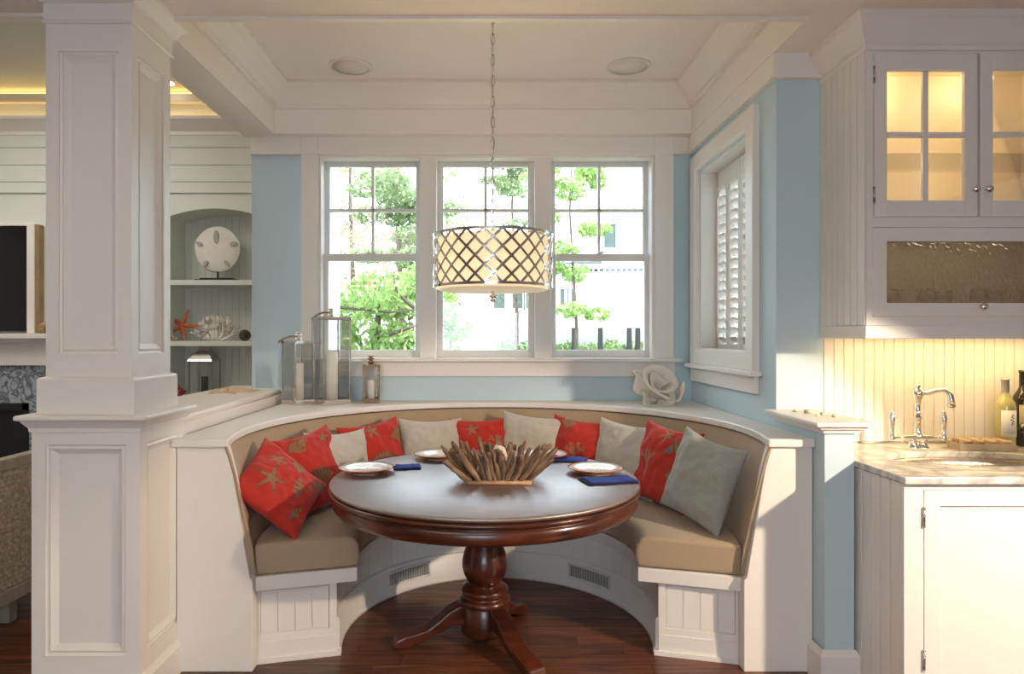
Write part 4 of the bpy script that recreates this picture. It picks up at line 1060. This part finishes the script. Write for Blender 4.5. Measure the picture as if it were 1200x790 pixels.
def weave(M, u0, u1, v0, v1, mb, cu=.034, cv=.022):
    nu, nv = int((u1-u0)/cu), int((v1-v0)/cv)
    for j in range(nv):
        for i in range(nu):
            a = u0+i*cu+(cu/2 if j % 2 else 0); b = v0+j*cv; c_ = (a+cu/2, b+cv/2); jit = R.uniform(-.002, .002)
            if a+cu > u1+.01: continue
            mb.add([M(a+.001, b+.002, 0), M(a+cu-.001, b+.002, 0), M(a+cu-.001, b+cv-.002, 0), M(a+.001, b+cv-.002, 0), M(a+cu*.3, b+cv*.5, .010+jit), M(a+cu*.7, b+cv*.5, .010+jit)],
                   [(0, 1, 5, 4), (1, 2, 5), (2, 3, 4, 5), (3, 0, 4)], True)
mb = MB(); weave(Mx(x1, 1), y0+.01, y1, .225, .79, mb); mb.box(x1-.01, x1, y0, y1, .225, .79); o = obj('woven_side', mb, M_weave, t); o['kind'] = 'stuff'
mb = MB(); weave(My(y0, -1), x0, x1, .225, .79, mb); mb.box(x0, x1, y0, y0+.01, .225, .79); o = obj('woven_back', mb, M_weave, t); o['kind'] = 'stuff'
obj('seat', MB().box(x0, x1-.02, y0+.02, y1, .225, .42), M_cream, t, .03)

# ------------------------------------------------------------------ KITCHEN: upper cabinet
UX, UY, UX2 = 1.60, 2.73, 2.56
uc = thing('wall_cabinet', (UX, 3.1, 1.42), 'white wall cabinet with lit glass doors above the bar sink', 'cabinet')
zb_, zt_ = 1.425, 2.66
m = MB()
m.box(UX+.004, UX+.018, UY+.02, 3.098, zb_, zt_).box(UX2-.018, UX2, UY+.02, 3.098, zb_, zt_).box(UX, UX2, UY+.02, 3.098, zt_, ZC).box(UX+.018, UX2-.018, UY+.02, 3.098, zb_+.02, zb_+.04)
zmid = ZZ(260, UY)
m.box(UX+.018, UX2-.018, UY+.02, 3.098, zmid-.01, zmid+.01)
obj('carcass', m, M_cabin, uc); obj('side', MB().box(UX, UX+.004, UY+.02, 3.098, zb_, zt_+.1), M_white, uc)
obj('back_panel', MB().box(UX+.018, UX2-.018, 3.085, 3.098, zb_, zt_), M_cabin, uc)
# face frame
ff = MB(); y0, y1 = UY, UY+.02
d1a, d1b = XX(1024, UY), XX(1145, UY); d2a, d2b = XX(1148, UY), XX(1269, UY)
dz1, dz0 = ZZ(62.5, UY), ZZ(254, UY); fz1, fz0 = ZZ(267, UY), ZZ(371, UY)
xa_, xb_ = d1a-.002, d2b+.002
ff.box(UX, d1a-.002, y0, y1, zb_, zt_+.02).box(d2b+.002, UX2, y0, y1, zb_, zt_+.02).box(xa_, xb_, y0, y1, dz1+.002, zt_+.02).box(xa_, xb_, y0, y1, fz1+.002, dz0-.002).box(xa_, xb_, y0, y1, zb_, fz0-.002)
ff.box(d1b-.012, d2a+.012, y0+.0185, y0+.034, dz0, dz1)
obj('face_frame', ff, M_white, uc)
obj('light_rail', MB().prism([(UX-.010, UY-.010), (UX2, UY-.010), (UX2, UY+.0), (UX+.0, UY+.0), (UX+.0, 3.098), (UX-.010, 3.098)], Mz(0), zb_-.012, zb_+.045), M_white, uc, .004)
for k in range(7):
    a = UY+.005+k*.0525; obj('side_board', MB().box(UX-.007, UX, a, a+.049, zb_+.045, zt_-.02), M_white, uc, .002, seg=1)
cr_ = [(0, 2.625), (.010, 2.625), (.014, 2.640), (.010, 2.650), (.018, 2.660), (.038, 2.700), (.058, 2.735), (.066, 2.742), (.066, ZC), (0, ZC)]
obj('crown_moulding', MB().sweep([(UX, 3.1), (UX, UY), (UX2, UY)], cr_), M_white, uc)
def knob(x, y, z, parent, s=1):
    return obj('knob', MB().lathe([(.006*s, 0), (.006*s, .012*s), (.013*s, .016*s), (.016*s, .022*s), (.013*s, .029*s), (.0001, .031*s)], (0, 0, 0), 20, M=lambda a, b, c: (x+a, y-c, z+b)), M_chrome, parent)
def hinge(x, y, z, parent): return obj('hinge', MB().tube([(x, y, z-.03), (x, y, z+.03)], .005, 8).ball((x, y, z+.033), .006, 8).ball((x, y, z-.033), .006, 8), M_steel, parent)
for (a, b, s) in ((d1a, d1b, 1), (d2a, d2b, -1)):
    pl_, pr_ = a+(1039-1024)*UY/F, b-(1145-1130)*UY/F; pz1, pz0 = ZZ(83, UY), ZZ(235, UY)
    d = obj('door', MB().box(a, pl_, UY-.004, UY+.018, dz0, dz1).box(pr_, b, UY-.004, UY+.018, dz0, dz1).box(pl_, pr_, UY-.004, UY+.018, pz1, dz1).box(pl_, pr_, UY-.004, UY+.018, dz0, pz0), M_white, uc, .002)
    mxx = (pl_+pr_)/2; mz = ZZ(158, UY)
    obj('muntin', MB().box(mxx-.011, mxx+.011, UY-.003, UY+.014, pz0, pz1).box(pl_, mxx-.011, UY-.0035, UY+.014, mz-.011, mz+.011).box(mxx+.011, pr_, UY-.0035, UY+.014, mz-.011, mz+.011), M_white, d, .002)
    for u0, u1 in ((pl_, mxx-.011), (mxx+.011, pr_)):
        for v0, v1 in ((pz0, mz-.011), (mz+.011, pz1)):
            obj('pane', MB().box(u0-.002, u1+.002, UY+.008, UY+.011, v0-.002, v1+.002), M_glass, d)
    knob(b-.022 if s > 0 else a+.022, UY-.004, ZZ(223, UY), d)
    for zz in (dz1-.09, dz0+.09): hinge(a-.002 if s > 0 else b+.002, UY-.006, zz, d)
d = obj('flap_door', MB().ring(My(UY, -1), d1a-.004, fz0, d2b, fz1, [(0, -.016), (0, .004), (.057, .004), (.057, -.016)], fill=False), M_white, uc, .002)
obj('pane', MB().box(d1a+.05, d2b-.05, UY+.006, UY+.010, fz0+.05, fz1-.05), M_ribglass, d, ).data.materials[0] = M_ribglass
knob(XX(1148, UY), UY-.004, ZZ(360, UY), d)
obj('glass_shelf', MB().box(UX+.02, UX2-.02, UY+.05, 3.08, 2.20, 2.208), M_glass, uc)
for x in (UX+.22, UX+.66):
    obj('puck_light', MB().lathe([(.0001, -.008), (.03, -.008), (.03, 0)], (x, 2.90, zt_-.0), 16), M_puck, uc)
    light('cabinet_puck', 'POINT', (x, 2.93, zt_-.07), 1.6, (1, .78, .46), .03)
    light('cabinet_shelf_fill', 'POINT', (x-.1, 2.9, 2.19), .7, (1, .78, .46), .03)  # fill lamp added under the glass shelf to even out the glow
light('cabinet_flap_fill', 'AREA', (UX+.48, 2.92, zmid-.02), .9, (1, .90, .74), .7, sy=.1)  # hidden fill lamp added to brighten the space behind the flap glass
# stemware
def goblet_mesh():
    return MB().lathe([(.0001, 0), (.032, .001), (.030, .004), (.006, .008), (.004, .02), (.004, .07), (.012, .08), (.030, .10), (.036, .13), (.033, .165), (.0315, .165), (.034, .13), (.028, .102), (.0001, .085)], (0, 0, 0), 16)
gm = goblet_mesh().mesh('wine_glass'); fixn(gm); gm.materials.append(M_glass)
tm = MB().lathe([(.0001, 0), (.030, 0), (.036, .10), (.0345, .10), (.029, .006), (.0001, .006)], (0, 0, 0), 16).mesh('tumbler'); fixn(tm); tm.materials.append(M_glass)
pos = ['first', 'second', 'third', 'fourth', 'fifth', 'sixth', 'seventh', 'eighth']
for i in range(8):
    o = bpy.data.objects.new('tumbler', tm); C.objects.link(o); o.location = (UX+.09+i*.108, 2.86+(i % 2)*.07, zmid+.0105); o.scale = (1, 1, .7)
    tag(o, '%s clear tumbler from the left behind the upper glass doors' % pos[i], 'glass', 'tumblers behind the glass cabinet doors')
for i in range(7):
    o = bpy.data.objects.new('wine_glass', gm); C.objects.link(o); o.location = (UX+.12+i*.115, 2.88+(i % 2)*.06, zb_+.0405)
    tag(o, '%s wine glass from the left behind the patterned glass flap' % pos[i], 'glass', 'wine glasses behind the patterned flap door')
# under-cabinet light
us = tag(obj('under_cabinet_light', MB().box(UX+.03, UX2-.03, 2.80, 2.84, zb_+.0, zb_+.012), M_glowk, None, at=(2, 2.82, zb_)), 'warm strip light under the wall cabinet over the sink', 'light strip')
al = light('under_cabinet_glow', 'AREA', ((UX+UX2)/2+.1, 2.93, zb_-.018), 3.8, (1, .68, .27), 1.0, sy=.12, rot=(rad(8), 0, 0))

# ------------------------------------------------------------------ base cabinet, marble top
BXL, BYF = 1.52, 2.36
bc = thing('base_cabinet', (BXL, 3.1, 0), 'white base cabinet with panelled door and beadboard side under the marble top', 'cabinet')
m = MB().box(BXL+.008, 2.9, BYF+.02, 3.1, 0, .64).box(BXL+.008, 2.9, BYF+.02, BYF+.04, .64, .885).box(BXL+.008, BXL+.03, BYF+.04, 3.1, .64, .885).box(2.88, 2.9, BYF+.04, 3.1, .64, .885)
obj('carcass', m, M_white, bc)
for k in range(5):
    a = BYF+.021+k*.062; obj('side_board', MB().box(BXL, BXL+.008, a, a+.058, 0, .885), M_white, bc, .002, seg=1)
ba, bb = XX(1083, BYF), 2.25; bz1 = ZZ(575, BYF)
obj('face_frame', MB().box(BXL, ba-.002, BYF, BYF+.02, 0, .885).box(ba-.002, 2.9, BYF, BYF+.02, bz1+.002, .885).box(bb+.002, 2.9, BYF, BYF+.02, 0, bz1), M_white, bc)
d = obj('door', MB().ring(My(BYF+.004, -1), ba, .11, bb, bz1, [(0, -.016), (0, .006), (.055, .006), (.057, -.002), (.063, -.004)], fill=True), M_white, bc)
for zz in (ZZ(606, BYF), ZZ(773, BYF)): hinge(ba-.003, BYF-.004, zz, d)
# counter with oval cutout
SX, SY, SA, SB = 2.02, 2.70, .345, .165
def counter():
    m = MB(); x0, x1, y0, y1, z0, z1 = 1.508, 2.92, 2.335, 3.098, .888, .914; N = 64; vs = []
    for zz in (z1, z0):
        for i in range(N):
            a = 2*PI*i/N; c, s_ = math.cos(a), math.sin(a); vs.append((SX+SA*c, SY+SB*s_, zz))
        for i in range(N):
            a = 2*PI*i/N; c, s_ = math.cos(a), math.sin(a)
            tx = (x1-SX)/c if c > 1e-9 else ((x0-SX)/c if c < -1e-9 else 1e9); ty = (y1-SY)/s_ if s_ > 1e-9 else ((y0-SY)/s_ if s_ < -1e-9 else 1e9)
            t_ = min(tx, ty); vs.append((SX+c*t_, SY+s_*t_, zz))
    for base in (0, 2*N):
        for cn in ((x0, y0), (x1, y0), (x0, y1), (x1, y1)):
            k = min(range(N), key=lambda j: (vs[base+N+j][0]-cn[0])**2+(vs[base+N+j][1]-cn[1])**2); vs[base+N+k] = (cn[0], cn[1], vs[base][2])
    fs = []
    for i in range(N):
        j = (i+1) % N; fs += [(i, j, N+j, N+i), (2*N+i, 3*N+i, 3*N+j, 2*N+j), (i, 2*N+i, 2*N+j, j), (N+i, N+j, 3*N+j, 3*N+i)]
    return m.add(vs, fs)
tag(obj('countertop', counter(), M_marble, None, .004, at=(2.2, 2.7, .888)), 'veined white marble countertop around the bar sink', 'countertop')
sk = MB().lathe([(1.03, 0), (1.0, 0), (.97, -.03), (.9, -.12), (.7, -.17), (.0001, -.18), (.0001, -.186), (.72, -.178), (.94, -.125), (1.01, -.03), (1.03, -.004)], (0, 0, 0), 48)
sk.v = [(SX+x*SA, SY+y*SB, .887+z) for x, y, z in sk.v]
tag(obj('sink', sk, M_sink, None, at=(SX, SY, .70)), 'oval hammered metal sink set under the marble counter', 'sink')
# faucet
fx, fy, fz = XX(1072, 2.98), 2.96, .914
t = thing('faucet', (fx, fy, fz), 'polished nickel bridge faucet with two lever handles behind the sink', 'faucet')
obj('base', MB().lathe([(.026, 0), (.026, .006), (.019, .012), (.017, .03), (.020, .036), (.012, .04)], (fx-.022, fy, fz), 20).lathe([(.026, 0), (.026, .006), (.019, .012), (.017, .03), (.020, .036), (.012, .04)], (fx+.022, fy, fz), 20), M_chrome, t)
obj('bridge', MB().lathe([(.0001, -.118), (.008, -.118), (.010, -.10), (.007, -.095), (.007, -.07), (.011, -.06), (.014, -.03), (.022, -.01), (.022, .01), (.014, .03), (.011, .06), (.007, .07), (.007, .095), (.010, .10), (.008, .118), (.0001, .118)], (0, 0, 0), 16, M=lambda a, b, c: (fx+c, fy+a, fz+.048+b)), M_chrome, t)
obj('riser', MB().lathe([(.022, .05), (.024, .058), (.016, .066), (.013, .075), (.012, .13), (.017, .134), (.017, .140), (.011, .146), (.011, .20), (.014, .21), (.016, .225), (.021, .235), (.024, .25), (.021, .266), (.010, .274), (.012, .284), (.007, .292), (.0001, .294)], (fx, fy, fz), 24), M_chrome, t)
sp_ = [(fx, fy, fz+.250), (fx+.03, fy-.02, fz+.252), (fx+.06, fy-.04, fz+.266), (fx+.085, fy-.055, fz+.268), (fx+.10, fy-.065, fz+.25), (fx+.104, fy-.068, fz+.225), (fx+.104, fy-.068, fz+.205)]
obj('spout', MB().tube(sp_, [.013, .012, .011, .012, .013, .014, .016], 14).lathe([(.012, 0), (.017, .004), (.017, .012), (.012, .016)], (fx+.104, fy-.068, fz+.19), 20), M_chrome, t)
for s in (-1, 1):
    obj('handle', MB().lathe([(.012, .035), (.014, .045), (.010, .06), (.008, .07), (.011, .10), (.014, .13), (.013, .145), (.008, .155), (.010, .162), (.0001, .170)], (fx+s*.118, fy, fz), 18), M_chrome, t)
# wine bottles
def bottle(x, y, lab, m, mcap, tall=.30, r=.038, lab2=None, two=False):
    t = thing('wine_bottle', (x, y, .914), lab, 'bottle', 'wine bottles at the right end of the counter')
    p = [(.0001, .004), (r*.8, 0), (r, .006), (r, tall*.60), (r*.93, tall*.66), (r*.62, tall*.72), (r*.40, tall*.77), (r*.36, tall*.82), (r*.36, tall*.97), (r*.42, tall*.975), (r*.42, tall), (.0001, tall)]
    obj('body', MB().lathe(p, (x, y, .914), 32), m, t)
    obj('foil', MB().lathe([(r*.38, tall*.80), (r*.38, tall*.97), (r*.44, tall*.975), (r*.44, tall+.001), (.0001, tall+.001)], (x, y, .914), 24), mcap, t)
    a0, a1 = rad(-150), rad(-45)
    l = obj('label', MB().arc(x, y, [(r+.0004, .914+tall*.17), (r+.0008, .914+tall*.17), (r+.0008, .914+tall*.55), (r+.0004, .914+tall*.55)], a0, a1, 14), M_labeltan if two else M_label, t)
    ink = MB()
    for z0, z1, b0, b1 in ((.235, .24, -120, -60), (.22, .224, -112, -68), (.26, .263, -115, -65)):
        ink.arc(x, y, [(r+.001, .914+tall*z0), (r+.0012, .914+tall*z0), (r+.0012, .914+tall*z1), (r+.001, .914+tall*z1)], rad(b0), rad(b1), 6)
    rr = random.Random(3)
    for k in range(12):
        zc_ = .34+k*.013; a = rad(-88+rr.uniform(-8, 8)); ink.arc(x, y, [(r+.001, .914+tall*zc_), (r+.0012, .914+tall*zc_), (r+.0012, .914+tall*(zc_+.012)), (r+.001, .914+tall*(zc_+.012))], a-.08, a+.08, 2)
    obj('lettering', ink, M_labelart, l)
    if two: obj('lower_label', MB().arc(x, y, [(r+.0009, .914), (r+.0012, .914), (r+.0012, .914+tall*.30), (r+.0009, .914+tall*.30)], a0, a1, 14), M_bottled, t)
bottle(XX(1178, 2.97), 2.97, 'pale green-yellow white wine bottle with white label on the counter', M_bottleg, M_foil, .315, .040)
bottle(XX(1203, 3.0), 3.02, 'dark red wine bottle at the right edge of the counter', M_bottled, M_bottled, .35, .040, two=True)
# cork tray
tx_, ty_ = XX(1154, 2.90), 2.92
t = thing('tray', (tx_, ty_, .914), 'small shallow wooden tray filled with wine corks beside the sink', 'tray', rot=(0, 0, rad(-8)))
m = MB().box(-.115, .115, -.05, .05, 0, .006).box(-.115, .115, -.05, -.044, .006, .030).box(-.115, .115, .044, .05, .006, .030).box(-.115, -.109, -.044, .044, .006, .030).box(.109, .115, -.044, .044, .006, .030)
obj('box', m, M_tray, t, .001, local=True)
cm = MB().tube([(-.021, 0, 0), (.021, 0, 0)], .0105, 8).mesh('cork'); fixn(cm); cm.materials.append(M_corkp)
k = 0
for layer in range(2):
    for i in range(4):
        for j in range(3 if layer == 0 else 3):
            o = bpy.data.objects.new('cork', cm); C.objects.link(o)
            lx_, ly_ = -.082+i*.054+R.uniform(-.004, .004)*1, -.028+j*.028; c, s_ = math.cos(rad(-8)), math.sin(rad(-8))
            o.location = (tx_+lx_*c-ly_*s_, ty_+lx_*s_+ly_*c, .914+.017+layer*.020); o.rotation_euler = (0, 0, rad(-8)+R.uniform(-.15, .15)*(1 if layer == 0 else 2.5))
            tag(o, 'tan wine cork lying among the corks in the small counter tray', 'cork', 'wine corks in the counter tray')

# small shells on the half wall cap at the right
for i, (x, y, r_) in enumerate([(1.455, 2.93, .018), (1.485, 2.86, .014), (1.44, 2.82, .011), (1.50, 2.79, .013), (1.425, 2.99, .012)]):
    m = MB(); rough_ball(m, (x, y, HZ+r_*.55), r_, i*4.1, .6)
    m.v = [(a, b, max(HZ+.0005, HZ+(c-HZ)*.6)) for a, b, c in m.v]
    tag(obj('seashell', m, M_shellw, None, at=(x, y, HZ)), ['largest pale pebble-like shell on the post cap beside the counter', 'pale shell in the middle of the post cap', 'tiny shell nearest the bench on the post cap', 'pale shell nearest the camera on the post cap', 'tiny shell nearest the blue wall on the post cap'][i], 'shell', 'small shells on the post cap')

# ------------------------------------------------------------------ OUTSIDE
struct('ground_outside', MB().box(-40, 40, 4.7, 60, -.75, -.6), M_lawn)
def leaves(n, ells, size, seed):
    r = np.random.RandomState(seed); V = []; k = len(ells); wts = np.array([e[3]*e[4]*e[5] for e in ells], float)**.66; wts /= wts.sum()
    idx = r.choice(k, n, p=wts); E = np.array(ells, float)[idx]
    d = r.normal(size=(n, 3)); d /= np.linalg.norm(d, axis=1)[:, None]; q = r.uniform(.55, 1.0, n)[:, None]
    c = E[:, :3]+d*q*E[:, 3:6]
    a = r.normal(size=(n, 3)); a /= np.linalg.norm(a, axis=1)[:, None]; b = np.cross(a, r.normal(size=(n, 3))); b /= np.linalg.norm(b, axis=1)[:, None]
    s = (size*r.uniform(.6, 1.4, n))[:, None]
    v = np.stack([c-a*s, c-b*s*.5, c+a*s, c+b*s*.5], 1).reshape(-1, 3)
    me = bpy.data.meshes.new('crown'); me.vertices.add(4*n); me.vertices.foreach_set('co', v.astype(np.float32).ravel())
    me.loops.add(4*n); me.loops.foreach_set('vertex_index', np.arange(4*n, dtype=np.int32)); me.polygons.add(n)
    me.polygons.foreach_set('loop_start', np.arange(0, 4*n, 4, dtype=np.int32)); me.update(calc_edges=True); me.validate(); return me
def tree(name, x, y, h, trunk_r, ells, nleaf, size, m, lab, seed, branches=()):
    t = thing(name, (x, y, -.6), lab, 'tree', 'trees outside the windows')
    tr = MB().tube([(0, 0, 0), (.05, 0, h*.4), (-.05, .05, h*.75), (0, 0, h)], [trunk_r, trunk_r*.8, trunk_r*.5, trunk_r*.15], 8)
    obj('trunk', tr, M_bark, t, local=True)
    for b in branches: obj('branch', MB().tube(b, [.028, .022, .014, .006][:len(b)], 6), M_bark, t, local=True)
    me = leaves(nleaf, ells, size, seed); me.materials.append(m); o = bpy.data.objects.new('crown', me); C.objects.link(o); o.parent = t
rr = random.Random(11)
def clumps(n, cx_, cy_, z0, z1, wx, wy, s0, s1, flat=.45):
    return [(cx_+rr.uniform(-wx, wx), cy_+rr.uniform(-wy, wy), rr.uniform(z0, z1), rr.uniform(s0, s1), rr.uniform(s0, s1), rr.uniform(s0, s1)*flat) for _ in range(n)]
tree('maple_tree', XX(412, 14.5), 14.5, 7.0, .08, clumps(30, 0, 0, 2.6, 6.4, .95, .8, .3, .55, .8), 5200, .06, M_leafo, 'golden autumn tree seen through the left window', 21)
tree('pine_tree', XX(468, 11.2), 11.2, 5.6, .07, clumps(24, 0, 0, 2.6, 5.0, .75, .8, .3, .5, .35), 7000, .05, M_leafp, 'layered green conifer seen through the upper left window', 22)
tree('broadleaf_tree', XX(446, 8.2), 8.2, 2.8, .09, clumps(34, 0, 0, .8, 2.75, 1.05, .5, .25, .42, .7), 11000, .05, M_leafg, 'dense bright green tree filling the lower left window', 23,
     branches=([(-1.0, -.5, 2.30), (-.5, -.6, 2.38), (.2, -.6, 2.31), (.75, -.55, 2.36)], [(.2, -.6, 2.05), (.5, -.6, 2.15), (.9, -.6, 2.12)], [(.5, -.6, 2.36), (.3, -.6, 2.52), (.25, -.6, 2.7)]))
tree('pine_tree', XX(603, 13), 13, 6.2, .05, clumps(24, 0, 0, 2.8, 6.0, .55, .6, .2, .36, .4), 3400, .05, M_leafp, 'conifer seen behind the pendant chain in the middle window', 24)
tree('pine_tree', XX(672, 10), 10, 5.3, .035, clumps(26, -.05, 0, 2.3, 5.0, .5, .6, .14, .3, .5), 3400, .05, M_leafg, 'light green tree seen in the upper right window', 25)
tree('sapling', XX(526, 15.5), 15.5, 6.0, .05, clumps(14, 0, 0, 1.2, 6.2, .25, .3, .28, .45, .9), 2200, .045, M_leafg, 'slender green tree at the left edge of the middle window', 26)
hg = leaves(9000, [(x*.5, rr.uniform(-.2, .2), .5+rr.uniform(-.1, .1), .4, .4, .42) for x in range(-7, 9)], .05, 31); hg.materials.append(M_leafg)
o = bpy.data.objects.new('hedge', hg); C.objects.link(o); o.location = (2.5, 15.6, .40); tag(o, 'green hedge under the white deck beyond the windows', 'hedge', kind='stuff')
# white porch post seen in the left window, white chimney-like post in the middle
for px_, w_, Y, z1, lab in ((391, 13, 7.0, 5.0, 'white porch post at the left edge of the left window'), (558, 34, 12.0, 3.2, 'broad white porch post seen below the pendant in the middle window')):
    x = XX(px_, Y); hwid = w_/2*Y/F
    t = thing('porch_post', (x, Y, -.6), lab, 'post')
    obj('shaft', MB().box(x-hwid, x+hwid, Y-hwid*.6, Y+hwid*.6, -.6, z1), M_siding, t, .01)
    obj('foot_block', MB().box(x-hwid-.02, x+hwid+.02, Y-hwid*.6-.02, Y+hwid*.6+.02, -.6, -.35), M_siding, t, .01)
# white house with deck
HY = 17.0
hs = thing('white_house', (5, HY, -.6), 'overexposed white clapboard house with a raised deck seen through the right window', 'house')
hx0, hx1, hx2 = XX(572, HY), XX(702, HY), 12.0
obj('wall', MB().box(hx0, hx2, HY, HY+4, -.6, ZZ(318, HY)).box(hx1, hx2, HY+.01, HY+4, ZZ(318, HY), 8.5), M_siding, hs)
obj('roof', MB().prism([(hx0-.3, ZZ(318, HY)), (hx1, ZZ(318, HY)), (hx1, ZZ(306, HY))], My(HY-.4), 0, 4.4).box(hx0-.3, hx2, HY-.5, HY, ZZ(318, HY), ZZ(313, HY)), M_roofing, hs)
for (a, b, c, d_) in ((578, 592, 343, 362), (600, 613, 343, 362), (616, 624, 343, 362), (656, 664, 338, 358), (667, 675, 338, 358)):
    wv = obj('window', MB().ring(My(HY, -1), XX(a, HY)-.05, ZZ(d_, HY)-.05, XX(b, HY)+.05, ZZ(c, HY)+.05, [(0, 0), (0, .05), (.06, .05), (.06, .01)], fill=False), M_siding, hs)
    obj('pane', MB().box(XX(a, HY), XX(b, HY), HY-.02, HY-.005, ZZ(d_, HY), ZZ(c, HY)), M_housewin, wv)
wv = obj('window', MB().ring(My(HY, -1), XX(707, HY)-.05, ZZ(291, HY)-.05, XX(722, HY)+.05, ZZ(262, HY)+.05, [(0, 0), (0, .05), (.06, .05), (.06, .01)], fill=False), M_siding, hs)
obj('pane', MB().box(XX(707, HY), XX(722, HY), HY-.02, HY-.005, ZZ(291, HY), ZZ(262, HY)), M_housewin, wv)
dy_ = 15.0
dk = thing('deck', (4, dy_, -.6), 'raised white deck with railing and dark posts in front of the white house', 'deck')
obj('floor_beam', MB().box(XX(574, dy_), 9, dy_, dy_+1.8, ZZ(384, dy_), ZZ(374, dy_)), M_siding, dk)
obj('top_rail', MB().box(XX(640, dy_), 9, dy_, dy_+.08, ZZ(314, dy_), ZZ(310, dy_)), M_siding, dk)
bl = MB()
x = XX(642, dy_)
while x < 6: bl.box(x, x+.03, dy_+.02, dy_+.05, ZZ(374, dy_), ZZ(314, dy_)); x += .13
o = obj('balusters', bl, M_siding, dk); o['kind'] = 'stuff'
for px_ in (673, 704, 738, 748):
    obj('deck_post', MB().box(XX(px_, dy_)-.05, XX(px_, dy_)+.05, dy_, dy_+.1, -.6, ZZ(384, dy_)), M_deckpost, dk)
